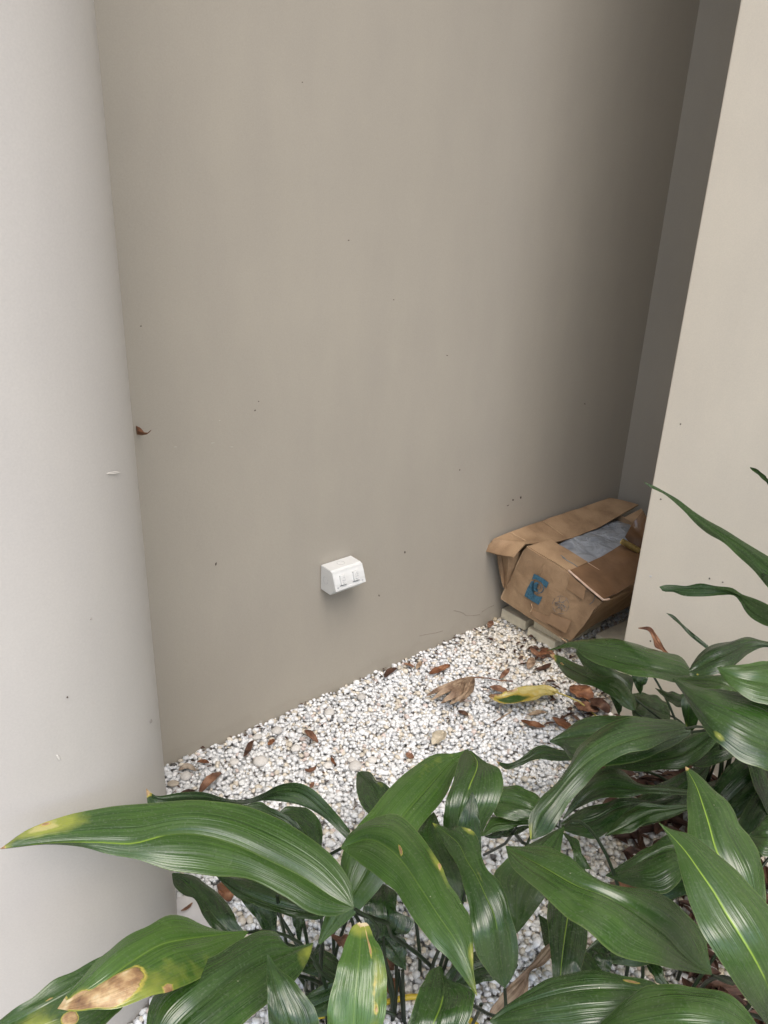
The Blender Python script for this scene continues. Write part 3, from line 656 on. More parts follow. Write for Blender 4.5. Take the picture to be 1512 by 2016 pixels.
def card_box():
    B = empty('cardboard_box', W(1.25, .17, .08)); tag(B, 'open battered brown cardboard box standing on pavers in the recess', 'box')
    af = 1.055; pf = lambda X, Y, a=af: pa(*ZB(X, Y), a)
    TL, BL, BR, TR, Mp = pf(520, 515), pf(330, 900), pf(820, 1225), pf(1080, 930), pf(830, 700)
    # front panel: rows top -> bottom
    rows = [[TL, pf(620, 575), pf(720, 635), Mp, pf(960, 815), TR],
            [pf(450, 645), pf(560, 700), pf(670, 765), pf(790, 830), pf(900, 905), pf(1020, 985)],
            [pf(385, 780), pf(490, 850), pf(600, 915), pf(720, 985), pf(830, 1055), pf(940, 1105)],
            [BL, pf(430, 965), pf(540, 1035), pf(650, 1105), pf(740, 1165), pf(850, 1215)]]
    for i, r in enumerate(rows):
        for j, p in enumerate(r): r[j] = p - Vector((D2[0], D2[1], 0))*(.010*math.sin(math.pi*j/5)*math.sin(math.pi*(i+.5)/4))
    sheet('front_panel', rows, M_card, B, seed=1)
    # torn edge strip along left of the front
    eps = [(520, 515), (498, 552), (470, 600), (452, 648), (430, 690), (415, 740), (392, 778), (368, 812), (352, 850), (335, 885), (333, 905)]
    pts = [pf(x+random.uniform(-7, 5), y) for x, y in eps]
    o = tube('torn_edge', pts, .0028, M_card_edge, n=7); keep(o, B)
    o = tube('torn_edge', [pf(333, 903, af-.001), pf(430, 968, af-.001), pf(540, 1038, af-.001), pf(650, 1108, af-.001), pf(740, 1168, af-.001), pf(815, 1226, af-.001)], .0022, M_card_edge, n=6); keep(o, B)
    # side panels, bottom, back (wall frame)
    wf = lambda p: ((np.array(p[:2])-A0)@D2, (np.array(p[:2])-A0)@N2, p[2])
    sBL, sBR, sTR = wf(BL), wf(BR), wf(TR); ab = 1.52
    sheet('side_panel', [[W(af+.004, .032, .096), W(1.3, .025, .09), W(ab, .02, .09)], [W(af+.004, .045, .19), W(1.3, .03, .18), W(ab, .025, .18)], [W(af+.004, .04, .262), W(1.3, .035, .27), W(ab, .03, .28)]], M_card, B, seed=2)
    sheet('side_panel', [[W(af+.004, sBR[1], sBR[2]), W(1.2, .262, .075), W(1.36, .265, .08), W(ab, .262, .08)], [W(af+.01, .300, .13), W(1.2, .295, .14), W(1.36, .295, .15), W(ab, .29, .16)], [W(af+.004, sTR[1]-.004, sTR[2]-.003), W(1.2, .352, .22), W(1.36, .35, .235), W(ab, .34, .25)]], M_card, B, seed=3)
    sheet('bottom_panel', [[W(af+.006, .035, .098), W(af+.006, .25, .080)], [W(ab, .025, .088), W(ab, .258, .083)]], M_card, B, seed=4)
    sheet('back_panel', [[W(ab, .028, .09), W(ab, .17, .087), W(ab, .258, .085)], [W(ab, .03, .275), W(ab, .18, .275), W(ab, .335, .25)]], M_card, B, seed=5)
    # curled strip of the torn side panel
    q = lambda X, Y, a: pa(*ZB(X, Y), a)
    sheet('torn_side_panel', [[q(300, 575, 1.03), q(335, 580, 1.045), q(380, 585, 1.035), q(465, 555, 1.062)], [q(310, 680, 1.03), q(345, 690, 1.045), q(375, 695, 1.04), q(440, 665, 1.065)],
                         [q(332, 770, 1.035), q(350, 775, 1.05), q(370, 780, 1.045), q(405, 760, 1.068)], [q(345, 815, 1.04), q(352, 825, 1.05), q(362, 828, 1.05), q(372, 815, 1.068)]], M_card, B, th=.0025, seed=6)
    # long major flap against the wall, its front end bent down
    o1 = lambda X, Y, s=.012: ps(*ZB(X, Y), s)
    r_out = [pa(*ZB(200, 548), 1.0), o1(272, 458), o1(500, 370), o1(700, 300), o1(900, 235), o1(1130, 155)]
    r_mid = [pa(*ZB(300, 575), .99), pa(*ZB(385, 475), 1.035), ps(*ZB(610, 425), .055), ps(*ZB(795, 368), .055), ps(*ZB(970, 300), .055), ps(*ZB(1235, 172), .055)]
    r_in = [pa(*ZB(413, 594), .985), pa(*ZB(508, 492), 1.045), ps(*ZB(735, 483), .1), ps(*ZB(890, 440), .1), ps(*ZB(1050, 375), .1), ps(*ZB(1350, 205), .1)]
    lf = sheet('long_flap', [r_out, r_mid, r_in], M_card, B, seed=7)
    for k in (0, 1):
        pts = [ZB(905-20*k-330*k, 300+90*k), ZB(945-330*k, 395+60*k)]
    def patch(name, quad, m, parent, push=.0035, n=6, fn=None):
        # thin decal lying just above a surface given by fn(u,v)
        V = []; F = []
        for i in range(n+1):
            for j in range(n+1):
                a, b_ = i/n, j/n; u = (quad[0][0]*(1-a)+quad[1][0]*a)*(1-b_)+(quad[3][0]*(1-a)+quad[2][0]*a)*b_; v = (quad[0][1]*(1-a)+quad[1][1]*a)*(1-b_)+(quad[3][1]*(1-a)+quad[2][1]*a)*b_
                V.append(fn(*ZB(u, v)))
        for i in range(n):
            for j in range(n): F.append((i*(n+1)+j, (i+1)*(n+1)+j, (i+1)*(n+1)+j+1, i*(n+1)+j+1))
        o = mesh(name, V, F, m); keep(o, B); return o
    # front minor flap folded in over the opening
    def top1(u, v):
        r = ray(u, v); p0 = TL + Vector((0, 0, 0)); e1 = (Mp-TL); e2 = Vector((D2[0], D2[1], 0)) + Vector((0, 0, -.02)); n = np.array(e1.cross(e2)); o = np.array([0, 0, CH])
        return Vector(o + r*(((np.array(p0)-o)@n)/(r@n)))
    t1 = lambda X, Y: top1(*ZB(X, Y))
    sheet('front_flap', [[TL, t1(600, 562), t1(680, 609), t1(760, 655), Mp], [t1(608, 490), t1(690, 535), t1(760, 575), t1(830, 622), t1(902, 668)], [t1(700, 466), t1(765, 508), t1(830, 545), t1(900, 588), t1(972, 632)]], M_card, B, seed=8, warp=.001)
    # plastic sheet inside
    m, t, b, o = mat('grey_plastic_sheet'); b.inputs['Base Color'].default_value = (.26, .29, .32, 1); b.inputs['Roughness'].default_value = .28; b.inputs['Specular IOR Level'].default_value = .6
    g = nd(t, 'ShaderNodeNewGeometry'); n = nd(t, 'ShaderNodeTexNoise', i_Scale=24., i_Detail=3., i_Distortion=1.2); t.links.new(g.outputs['Position'], n.inputs['Vector'])
    bp = nd(t, 'ShaderNodeBump', i_Strength=.9, i_Distance=.012); t.links.new(n.outputs[0], bp.inputs['Height']); t.links.new(bp.outputs[0], b.inputs['Normal'])
    t.links.new(ramp(t, n.outputs[0], [(.3, (.22, .24, .27)), (.7, (.40, .43, .47))]), b.inputs['Base Color'])
    z_ = lambda X, Y, z: Vector(onz(*ZB(X, Y), z))
    rows = [[z_(660, 520, .258), z_(760, 590, .25), z_(880, 660, .25), z_(990, 690, .245)], [z_(800, 470, .262), z_(900, 520, .258), z_(1000, 580, .25), z_(1090, 630, .24)],
            [z_(960, 400, .262), z_(1030, 440, .268), z_(1120, 500, .262), z_(1230, 560, .25)], [z_(1110, 320, .258), z_(1180, 350, .264), z_(1240, 400, .268), z_(1300, 470, .255)], [z_(1195, 300, .255), z_(1240, 325, .258), z_(1290, 340, .26), z_(1330, 365, .255)]]
    ps_ = sheet('plastic_sheet', rows, m, B, th=.0006, sub=3, warp=.009, seed=9)
    keep_top = tag(ps_, 'crumpled grey plastic sheet showing in the box opening')
    # right major flap with tape
    R_ = lambda X, Y, s: ps(*ZB(X, Y), s)
    rin = [Mp + Vector((0, 0, .002)), R_(970, 640, .25), R_(1090, 585, .25), R_(1200, 515, .25), R_(1320, 460, .25)]
    rmd = [pa(*ZB(960, 808), 1.048), R_(1085, 740, .305), R_(1180, 680, .305), R_(1270, 620, .305), R_(1400, 550, .305)]
    rou = [pa(*ZB(1088, 912), 1.04), R_(1190, 865, .36), R_(1250, 827, .36), R_(1330, 780, .36), R_(1500, 690, .36)]
    fl = sheet('right_flap', [rin, rmd, rou], M_tape, B, seed=10, warp=.001); tag(fl, 'flap covered with shiny brown tape')
    o = tube('torn_edge', [Mp + Vector((0, 0, .003)), pa(*ZB(960, 806), 1.045), pa(*ZB(1088, 912), 1.038), pa(*ZB(1136, 905), 1.05)], .003, simple('edge_glued', (.55, .40, .30), .35, .6, 60, .25), n=7); keep(o, B)
    up = Vector((0, 0, .003))
    o = tube('fold_crease', [R_(975, 645, .252)+up, R_(1060, 700, .285)+up, R_(1160, 765, .318)+up, R_(1245, 820, .352)+up], .0017, simple('crease_light', (.48, .33, .22), .5), n=6); keep(o, B)
    # far flaps and the yellow roll seen at the back
    sheet('back_flap', [[R_(1250, 440, .25), R_(1350, 560, .28), R_(1420, 600, .3)], [R_(1300, 350, .27), R_(1380, 440, .3), R_(1450, 480, .32)], [R_(1385, 250, .28), R_(1410, 300, .31), R_(1480, 380, .34)]], M_tape, B, seed=11)
    sheet('back_flap', [[R_(1240, 300, .16), R_(1330, 350, .19)], [R_(1375, 235, .18), R_(1400, 290, .22)]], M_card, B, seed=12)
    o = tube('foam_roll', [R_(1222, 488, .262)+up*2, R_(1350, 560, .30)+up*2], .0085, simple('yellow_foam', (.52, .40, .15), .8, .2, 150, .3, .8, 400), n=12); keep(o, B)
    # printing on the front panel
    fo = lambda u, v: pa(u, v, af-.013)
    def poly(name, P, m, k=1):
        pts = [fo(*ZB(x, y)) for x, y in P]; bm = bmesh.new(); f = bm.faces.new([bm.verts.new(p) for p in pts]); bmesh.ops.triangulate(bm, faces=[f]); o = bmobj(name, bm, m); keep(o, B); return o
    poly('blue_print', [(572, 716), (600, 728), (640, 752), (682, 784), (672, 806), (663, 826), (652, 812), (636, 790), (618, 774), (600, 764), (580, 758), (556, 758), (564, 738)], M_ink)
    poly('blue_print', [(552, 772), (572, 770), (560, 790), (552, 815), (553, 840), (566, 862), (590, 880), (615, 888), (634, 886), (622, 918), (606, 948), (570, 928), (535, 905), (500, 882), (512, 850), (526, 815), (540, 822), (534, 804)], M_ink)
    poly('blue_print', [(578, 782), (592, 778), (606, 784), (598, 792), (586, 806), (582, 824), (590, 838), (602, 848), (592, 852), (576, 846), (566, 832), (563, 812), (568, 795)], M_ink)
    for (cx, cy, rx, ry, a0_, a1_, r_) in ((606, 812, 17, 22, 0, 6.3, .0006), (602, 816, 42, 46, -1.5, 1.9, .0007), (618, 834, 26, 24, -1.2, 2.6, .0005)):
        o = tube('blue_print', [fo(*ZB(cx+rx*math.cos(t_), cy+ry*math.sin(t_))) for t_ in np.linspace(a0_, a1_, 22)], r_, M_ink, n=5); keep(o, B)
    C_ = lambda cx, cy, rx, ry, a0_, a1_, k=26: [fo(*ZB(cx+rx*math.cos(t_), cy+ry*math.sin(t_))) for t_ in np.linspace(a0_, a1_, k)]
    for a_ in range(6):
        b0 = a_*math.pi/3; pts = C_(770, 948, 60, 66, b0+.1, b0+.85, 8); o = tube('stamp_print', pts, .0005, M_inkg, n=5); keep(o, B)
        o = tube('stamp_print', [fo(*ZB(770+18*math.cos(b0), 948+20*math.sin(b0))), fo(*ZB(770+50*math.cos(b0+.4), 948+56*math.sin(b0+.4)))], .0005, M_inkg, n=5); keep(o, B)
    for (P) in ([(735, 928), (732, 948), (750, 955)], [(735, 928), (752, 932), (748, 944), (733, 942)], [(758, 935), (756, 957), (768, 962)], [(757, 946), (768, 950)], [(775, 945), (773, 966), (788, 972)], [(775, 945), (790, 952)], [(792, 955), (808, 962)], [(794, 955), (800, 975)], [(750, 965), (800, 990)], [(748, 920), (795, 935)]):
        o = tube('stamp_print', [fo(*ZB(*p)) for p in P], .0006, M_inkg, n=5); keep(o, B)
    # faint print on the folded-in flap
    for (X, Y, L) in ((770, 585, 45), (780, 600, 50), (820, 622, 45), (850, 640, 40), (800, 612, 50), (870, 655, 30)):
        pts = [top1(*ZB(X, Y))+up, top1(*ZB(X+L*.8, Y+L*.55))+up]; o = tube('faded_print', pts, .0013, simple('faded_blue', (.22, .215, .20), .8), n=5); keep(o, B)
    def strip(name, rows_px, fn, m, th=.0006, seed=20):
        sheet(name, [[fn(*ZB(x, y)) for x, y in row] for row in rows_px], m, B, th=th, sub=1, warp=.0004, seed=seed)
    M_ct = simple('clear_tape', (.30, .185, .10), .22, .6, 30, .12, .4, 80); M_cl = simple('light_scuff', (.52, .37, .235), .7, .2, 120, .2)
    ff = lambda u, v: pa(u, v, af-.0155)
    strip('tape_strip', [[(560, 985), (620, 1010), (690, 1040)], [(545, 1020), (610, 1060), (680, 1100)]], lambda u, v: pa(u, v, af-.010), M_ct, seed=21)
    strip('tape_strip', [[(838, 735), (900, 778), (960, 822)], [(815, 830), (880, 870), (940, 915)]], lambda u, v: pa(u, v, af-.011), M_ct, seed=22)
    strip('tape_strip', [[(700, 1010), (770, 1040), (850, 1065)], [(668, 1080), (740, 1120), (810, 1160)]], ff, M_ct, seed=23)
    for P in ([(640, 640), (625, 690), (612, 735)], [(1030, 880), (1010, 925), (985, 945)], [(545, 1000), (560, 970), (552, 940)]):
        o = tube('crease', [pa(*ZB(*p), af-.012) for p in P], .0009, M_inkg if P[0][0] == 1030 else M_cl, n=5); keep(o, B)
    lfp = lambda X, Y, s_: ps(*ZB(X, Y), s_)+Vector((0, 0, .0035))
    for (xa, ya, sa, xb, yb, sb_) in ((395, 415, .02, 510, 478, .085), (640, 330, .02, 790, 440, .085), (790, 318, .03, 935, 400, .085), (1010, 255, .03, 1120, 320, .085)):
        o = tube('crease', [lfp(xa, ya, sa), lfp((xa+xb)/2, (ya+yb)/2, (sa+sb_)/2), lfp(xb, yb, sb_)], .0007, M_cl, n=5); keep(o, B)
    # clear tape strip on the front
    for P in ([(640, 640), (672, 662), (660, 690), (632, 670)],):
        pass
card_box()

# ------------------------------------------------------------------ leaves
ROOTS = {}
def plant(name, u, v, label):
    p = onz(u, v, 0.); e = empty('cast_iron_plant', (p[0], p[1], 0)); tag(e, label, 'plant'); ROOTS[name] = e
plant('L', 655, 2010, 'low clump of broad leaves at the bottom left, one long leaf crossing the column')
plant('C', 830, 1990, 'middle clump of broad leaves with folded arching leaves before the gravel')
plant('R', 1330, 1960, 'right hand clump with upright pointed leaves showing yellow midribs')
plant('B', 1420, 1560, 'rear clump of dark drooping leaves against the foot of the cream wall')
e_ = empty('cast_iron_plant', (.95, 1.10, 0)); tag(e_, 'tall plant at the right edge whose narrow leaves cross the cream wall', 'plant'); ROOTS['T'] = e_
def pt(u, v, h): return Vector(onz(u, v, h)) if h < .9 else Vector(ont(u, v, h))
def leaf(fr, pl, mid, A, B, z, ez=(0, 0), lum=.3, rib=.5, yel=None, brn=None, bow=.10, stalk=True, sb=0, wav=.004, m=None, label=None, name='leaf'):
    """mid/A/B: traced midrib and the two edges, tip first or base first (sb=index end of the stalk: 0 last, 1 first); z: heights at the ends and middle."""
    N, K = 40, 10; ts = np.linspace(0, 1, N+1)
    cv = lambda P: catmull([fr(*p) for p in P], ts)
    PM, PA, PB = cv(mid), cv(A), cv(B)
    zs = np.interp(ts, np.linspace(0, 1, len(z)), z)
    k_ = np.ones(9)/9; zp = np.r_[[zs[0]]*4, zs, [zs[-1]]*4]; zs = np.convolve(zp, k_, 'valid')
    sd_ = random.random()*80; V = []; UV = []
    MM = [pt(*PM[i], zs[i]) for i in range(N+1)]; sgn = 1 if zs[0] < .9 else -1
    for i, t in enumerate(ts):
        f = math.sin(math.pi*min(1, max(0, t)))**.6
        a = pt(*PA[i], zs[i] + ez[0]*f); b = pt(*PB[i], zs[i] + ez[1]*f); q = MM[i]
        tg = (MM[min(i+1, N)]-MM[max(i-1, 0)])
        nrm = (a-b).cross(tg); 
        if nrm.length > 1e-9: nrm.normalize()
        else: nrm = Vector((0, 0, 1))
        if nrm.dot(Vector((0, 0, CH))-q) < 0: nrm = -nrm
        for k in range(-K, K+1):
            x = k/K; e = a if x < 0 else b; l = (e-q).length; ax = abs(x)
            # gutter at the midrib, blade bowing up then falling at the margin
            off = bow*l*(math.sin(math.pi*ax**.8) ) - bow*.35*l*math.exp(-(ax/.12)**2)
            off += .0011*f*noise.noise(Vector((x*9, t*1.2, sd_)))*(1-ax*.4)
            off += wav*f*noise.noise(Vector((t*5+sd_, x*1.6, 0)))*ax*2
            V.append(q + (e-q)*ax*(1+.035*noise.noise(Vector((t*11, sd_+(9 if x > 0 else 0), 2)))*ax*ax) + nrm*off); UV.append(((x+1)/2, t))
    c = 2*K+1; F = [(i*c+k, i*c+k+1, (i+1)*c+k+1, (i+1)*c+k) for i in range(N) for k in range(c-1)]
    o = mesh(name, V, F, m or M_leaf, None, True); keep(o, ROOTS[pl])
    if label: o['label'] = label
    uvl = o.data.uv_layers.new(name='UVMap'); 
    for l in o.data.loops: uvl.data[l.index].uv = UV[l.vertex_index]
    o.data.color_attributes.new('tint', 'FLOAT_COLOR', 'POINT'); o.data.attributes.new('rib', 'FLOAT', 'POINT'); at = o.data.attributes['tint']; rb = o.data.attributes['rib']
    for i, (x, t) in enumerate(UV):
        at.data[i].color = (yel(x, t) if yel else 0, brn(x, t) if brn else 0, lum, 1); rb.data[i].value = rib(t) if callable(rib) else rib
    if stalk:
        P0 = MM[0] if sb else MM[-1]; P1 = MM[4] if sb else MM[-5]; dirn = (P0-P1).normalized(); R0 = ROOTS[pl].location
        h = max(P0.z, .05); rt = Vector((R0.x + (P0.x-R0.x)*.25+random.uniform(-.03, .03), R0.y+(P0.y-R0.y)*.25+random.uniform(-.03, .03), 0))
        c1 = P0 + dirn*min(.10, h*.3); c2 = rt + Vector((0, 0, h*.55)); pts = []
        for s in np.linspace(0, 1, 12): pts.append(P0*(1-s)**3 + c1*3*s*(1-s)**2 + c2*3*s*s*(1-s) + rt*s**3)
        pts[0] = P0 - Vector((0, 0, .0015)); st_ = tube('stalk', pts, .0021, M_stalk, None, 8, .0032); st_.parent = o; st_.matrix_parent_inverse = Matrix.Identity(4)
    return o
blob = lambda cx, ct, rx, rt_, k=1.: (lambda x, t: max(0, min(1, k*(1.25-math.hypot((x-cx)/rx, (t-ct)/rt_)))))
def mx(*f): return lambda x, t: max(g_(x, t) for g_ in f)
tip = lambda L, k=1.: (lambda x, t: max(0, min(1, k*(1-t/L))))

# --- left clump
leaf(F0, 'L', [(0, 1671), (100, 1660), (200, 1659), (260, 1661), (330, 1643), (385, 1641), (450, 1657), (530, 1693), (600, 1728), (655, 1765), (697, 1787)],
     [(0, 1671), (50, 1636), (130, 1607), (200, 1592), (290, 1585), (400, 1577), (480, 1585), (560, 1618), (620, 1658), (665, 1700), (690, 1740), (697, 1787)],
     [(0, 1672), (100, 1663), (160, 1668), (220, 1685), (270, 1691), (350, 1715), (420, 1725), (490, 1733), (560, 1766), (610, 1798), (660, 1803), (697, 1788)],
     [.49, .48, .46, .44, .41, .37, .33], ez=(.004, -.012), lum=.45, rib=lambda t: .85 if t < .45 else .35, yel=mx(blob(.10, .13, .26, .11, 1.1), tip(.05)), brn=mx(blob(.05, .13, .10, .035, .55), tip(.02)), label='long leaf with a yellowed tip, crossing in front of the column')
leaf(F0, 'L', [(288, 1555), (310, 1574), (360, 1575), (420, 1573), (485, 1577), (550, 1560), (590, 1563), (630, 1592), (660, 1620), (686, 1645)],
     [(288, 1552), (305, 1566), (350, 1561), (400, 1559), (450, 1568), (490, 1572), (515, 1562), (551, 1541), (585, 1540), (612, 1551), (645, 1580), (670, 1610), (690, 1636)],
     [(288, 1556), (294, 1590), (350, 1600), (420, 1590), (490, 1582), (520, 1574), (560, 1576), (600, 1588), (640, 1612), (665, 1635), (682, 1652)],
     [.42, .41, .38, .34, .31, .28, .24], ez=(.02, -.01), lum=.1, rib=.15, brn=tip(.05, 1.), label='dark twisted leaf with a withered brown tip')
leaf(F0, 'L', [(548, 1600), (575, 1610), (600, 1635), (625, 1680)], [(546, 1604), (562, 1590), (590, 1589), (620, 1606), (633, 1624), (631, 1690)], [(546, 1605), (555, 1625), (570, 1650), (600, 1690), (620, 1700)], [.16, .17, .16], lum=.05, rib=.2, bow=.05)
leaf(F0, 'L', [(478, 1586), (520, 1598), (560, 1615), (600, 1660)], [(478, 1585), (515, 1580), (535, 1592), (570, 1610), (610, 1655)], [(478, 1587), (500, 1610), (540, 1640), (590, 1670)], [.18, .18, .16], lum=.05, rib=.1, bow=.05)
leaf(Z3, 'L', [(-40, 830), (60, 900), (170, 1020), (290, 1170), (410, 1295)], [(-40, 825), (120, 838), (230, 920), (330, 1000), (400, 1090), (445, 1200), (495, 1280), (420, 1310)], [(-45, 835), (-20, 940), (60, 1010), (120, 1030), (190, 1150), (260, 1250), (330, 1312), (405, 1312)], [.16, .19, .2, .18], lum=.03, rib=.25, bow=.05)
leaf(Z3, 'L', [(280, 840), (420, 940), (560, 1010), (760, 1080), (960, 1120), (1120, 1110)], [(280, 835), (420, 840), (620, 880), (800, 960), (960, 1040), (1120, 1100)], [(285, 850), (370, 940), (450, 1010), (600, 1080), (720, 1120), (900, 1160), (1060, 1165), (1125, 1115)], [.24, .26, .26, .26, .24], lum=.12, rib=.15, bow=.12)
leaf(Z3, 'L', [(700, 1262), (660, 1180), (600, 1090), (560, 960)], [(690, 1262), (640, 1250), (580, 1160), (500, 1070), (440, 980)], [(737, 1262), (742, 1180), (730, 1080), (640, 930)], [.14, .17, .19, .2], lum=.02, rib=.1, bow=.06)
leaf(Z3, 'L', [(905, 1365), (897, 1260), (890, 1180), (880, 1080)], [(904, 1366), (880, 1270), (855, 1180), (830, 1080)], [(907, 1366), (925, 1270), (945, 1180), (950, 1080)], [.12, .16, .18, .2], lum=.0, rib=.1, bow=.08)
leaf(Z2, 'L', [(430, 700), (560, 625), (750, 515), (980, 350), (1200, 220), (1400, 178), (1620, 150), (1840, 128)],
     [(430, 698), (520, 578), (610, 478), (700, 350), (830, 230), (940, 152), (1100, 90), (1250, 12), (1370, 20), (1500, 80), (1660, 120), (1850, 125)],
     [(428, 704), (550, 728), (760, 705), (940, 665), (1080, 640), (1230, 605), (1400, 520), (1560, 420), (1720, 280), (1850, 133)],
     [.43, .45, .45, .43, .38, .33], ez=(-.01, .0), lum=.85, rib=.5, yel=mx(blob(.95, .35, .35, .5, .55), blob(.7, .1, .5, .12)), brn=mx(blob(.74, .21, .25, .24, 1.5), blob(.6, .10, .25, .10, 1.4), tip(.09, 1.2), blob(.97, .52, .05, .04)), bow=.08, label='yellow-green leaf with a large scorched tan patch')
leaf(Z2, 'L', [(-140, 900), (100, 800), (400, 640), (700, 470), (1000, 300)], [(-150, 880), (0, 780), (200, 655), (380, 520), (560, 420), (720, 345), (1000, 220)], [(-140, 920), (100, 1000), (400, 960), (700, 900), (900, 700), (1050, 400)], [.33, .36, .36, .34], lum=.35, rib=.2, yel=blob(.75, .33, .3, .2, .6), brn=mx(blob(.78, .50, .09, .06, 1.), blob(.4, .44, .03, .02)), bow=.06, label='leaf low in the corner, patched with light green')
leaf(Z3, 'L', [(1010, 1345), (850, 1400), (700, 1440), (480, 1560), (250, 1740), (0, 1960), (-150, 2150)], [(1010, 1343), (930, 1362), (820, 1372), (740, 1262), (600, 1260), (500, 1300), (300, 1420), (0, 1580), (-180, 1750), (-250, 2050)],
     [(1010, 1347), (975, 1470), (900, 1590), (800, 1700), (600, 1850), (400, 2000), (100, 2200), (-100, 2300)], [.33, .36, .39, .40, .40, .38], ez=(-.004, -.012), lum=.25, rib=.12, yel=blob(.85, .06, .35, .1, .6), bow=.14, stalk=False, label='glossy ribbed leaf with a light yellow tip')
leaf(Z3, 'L', [(663, 1425), (700, 1600), (760, 1800), (830, 2000), (900, 2200)], [(662, 1425), (660, 1550), (665, 1720), (672, 1850), (685, 2000), (760, 2200)], [(666, 1425), (750, 1530), (850, 1610), (930, 1710), (1000, 1800), (1055, 1960), (1050, 2200)], [.44, .44, .42, .38], lum=.2, rib=.25, bow=.08, stalk=False, label='dark pointed leaf standing at the bottom edge')
leaf(Z4, 'L', [(35, 1310), (30, 1480), (10, 1700), (-10, 1900), (-20, 2150)], [(30, 1300), (-20, 1330), (-60, 1420), (-110, 1560), (-160, 1740), (-200, 1950), (-190, 2150)], [(75, 1305), (95, 1330), (130, 1410), (180, 1500), (210, 1620), (220, 1800), (212, 1950), (150, 2150)], [.45, .45, .43, .40], lum=.95, rib=.5, yel=mx(tip(.2), blob(.85, .5, .2, .6, .45)), brn=mx(tip(.05, 1.3), blob(.74, .18, .03, .16, 1.), blob(.8, .55, .10, .4, .40), blob(.85, .72, .08, .1, .5)), bow=.07, stalk=False, label='yellow-green upright leaf with a split burnt tip')
# --- middle clump
leaf(F0, 'C', [(922, 1475), (902, 1489), (880, 1507), (852, 1538), (795, 1604), (745, 1670), (700, 1750), (660, 1810), (628, 1858)],
     [(923, 1474), (894, 1484), (857, 1486), (818, 1506), (776, 1543), (735, 1590), (700, 1632), (672, 1690), (668, 1740), (640, 1800), (626, 1855)],
     [(920, 1478), (910, 1500), (894, 1528), (880, 1562), (857, 1594), (820, 1638), (770, 1720), (735, 1765), (705, 1796), (660, 1835), (630, 1860)],
     [.30, .32, .35, .34, .30, .27, .22], ez=(0, -.01), lum=.75, rib=.3, yel=blob(.2, .15, .4, .2, .25), bow=.12, label='bright green leaf rising to the crest over the gravel')
leaf(F0, 'C', [(925, 1478), (940, 1500), (925, 1545), (910, 1595), (904, 1650), (905, 1710)], [(915, 1476), (903, 1497), (893, 1530), (880, 1570), (873, 1620), (885, 1705)], [(928, 1478), (955, 1500), (983, 1517), (991, 1542), (984, 1572), (962, 1612), (948, 1645), (925, 1710)], [.33, .37, .37, .34, .29, .25], ez=(.0, .0), lum=.3, rib=lambda t: .9 if t < .35 else .25, bow=.1, label='broad drooping leaf hanging from the crest')
leaf(Z4, 'C', [(-103, 780), (100, 720), (240, 790), (330, 880), (460, 1070), (570, 1240), (700, 1430), (790, 1610), (852, 1818)],
     [(-103, 775), (-60, 700), (0, 640), (80, 590), (170, 555), (280, 540), (345, 575), (430, 660), (520, 780), (610, 930), (650, 1030), (715, 1110), (750, 1180), (790, 1240), (815, 1340), (822, 1500), (828, 1650), (852, 1815)],
     [(-103, 785), (0, 865), (100, 940), (200, 1020), (270, 1070), (330, 1160), (400, 1280), (480, 1380), (560, 1470), (640, 1530), (700, 1610), (780, 1720), (850, 1820)],
     [.36, .42, .45, .46, .46, .45, .43], ez=(-.008, -.012), lum=.6, rib=.4, yel=mx(lambda x, t: max(0, (t-.82)*4)*.9, blob(.04, .50, .10, .12, .6), blob(.1, .85, .3, .06, .8)), brn=mx(blob(.03, .50, .04, .015), blob(.42, .30, .035, .018, 1.)), bow=.1, sb=1, label='large leaf folded over with a yellow tip pointing down')
leaf(Z4, 'C', [(540, 607), (640, 680), (720, 750), (780, 870), (850, 980), (910, 1110), (970, 1240), (1000, 1380), (1020, 1550), (1048, 1765)], [(540, 605), (620, 625), (688, 650), (692, 620), (740, 632), (830, 672), (862, 730), (890, 860), (930, 950), (990, 1010), (1050, 1120), (1080, 1230), (1130, 1380), (1142, 1480), (1130, 1600), (1100, 1680), (1050, 1762)],
     [(540, 609), (590, 700), (640, 790), (700, 880), (740, 980), (770, 1100), (800, 1200), (800, 1300), (830, 1480), (880, 1580), (950, 1680), (1046, 1768)], [.37, .40, .41, .40, .36, .31], ez=(0, -.008), lum=.22, rib=lambda t: .55 if t < .7 else .2, yel=mx(tip(.05), blob(.02, .2, .12, .035, 1.), blob(.4, .4, .1, .12, .35)), bow=.1, label='dark green leaf with a small yellow notch at its tip')
leaf(Z4, 'C', [(548, 532), (520, 660), (580, 800), (650, 960), (740, 1165)], [(546, 530), (430, 665), (480, 780), (560, 900), (620, 1010), (700, 1165)], [(550, 530), (600, 620), (680, 830), (750, 1000), (780, 1160)], [.30, .32, .32, .30], lum=.2, rib=.1, bow=.08)
leaf(Z4, 'C', [(820, 388), (810, 520), (800, 700), (790, 900)], [(818, 388), (775, 465), (725, 590), (700, 700), (700, 900)], [(823, 388), (850, 460), (870, 570), (882, 700), (880, 900)], [.42, .40, .37, .34], lum=.0, rib=.1, bow=-.1, label='small very dark pointed leaf standing upright')
leaf(Z4, 'C', [(960, 450), (1100, 460), (1250, 510), (1400, 560)], [(960, 440), (985, 350), (1100, 345), (1200, 372), (1290, 430), (1400, 520)], [(960, 455), (975, 545), (1080, 580), (1215, 595), (1400, 600)], [.24, .25, .25, .22], ez=(.0, -.01), lum=.35, rib=.1, bow=.1)
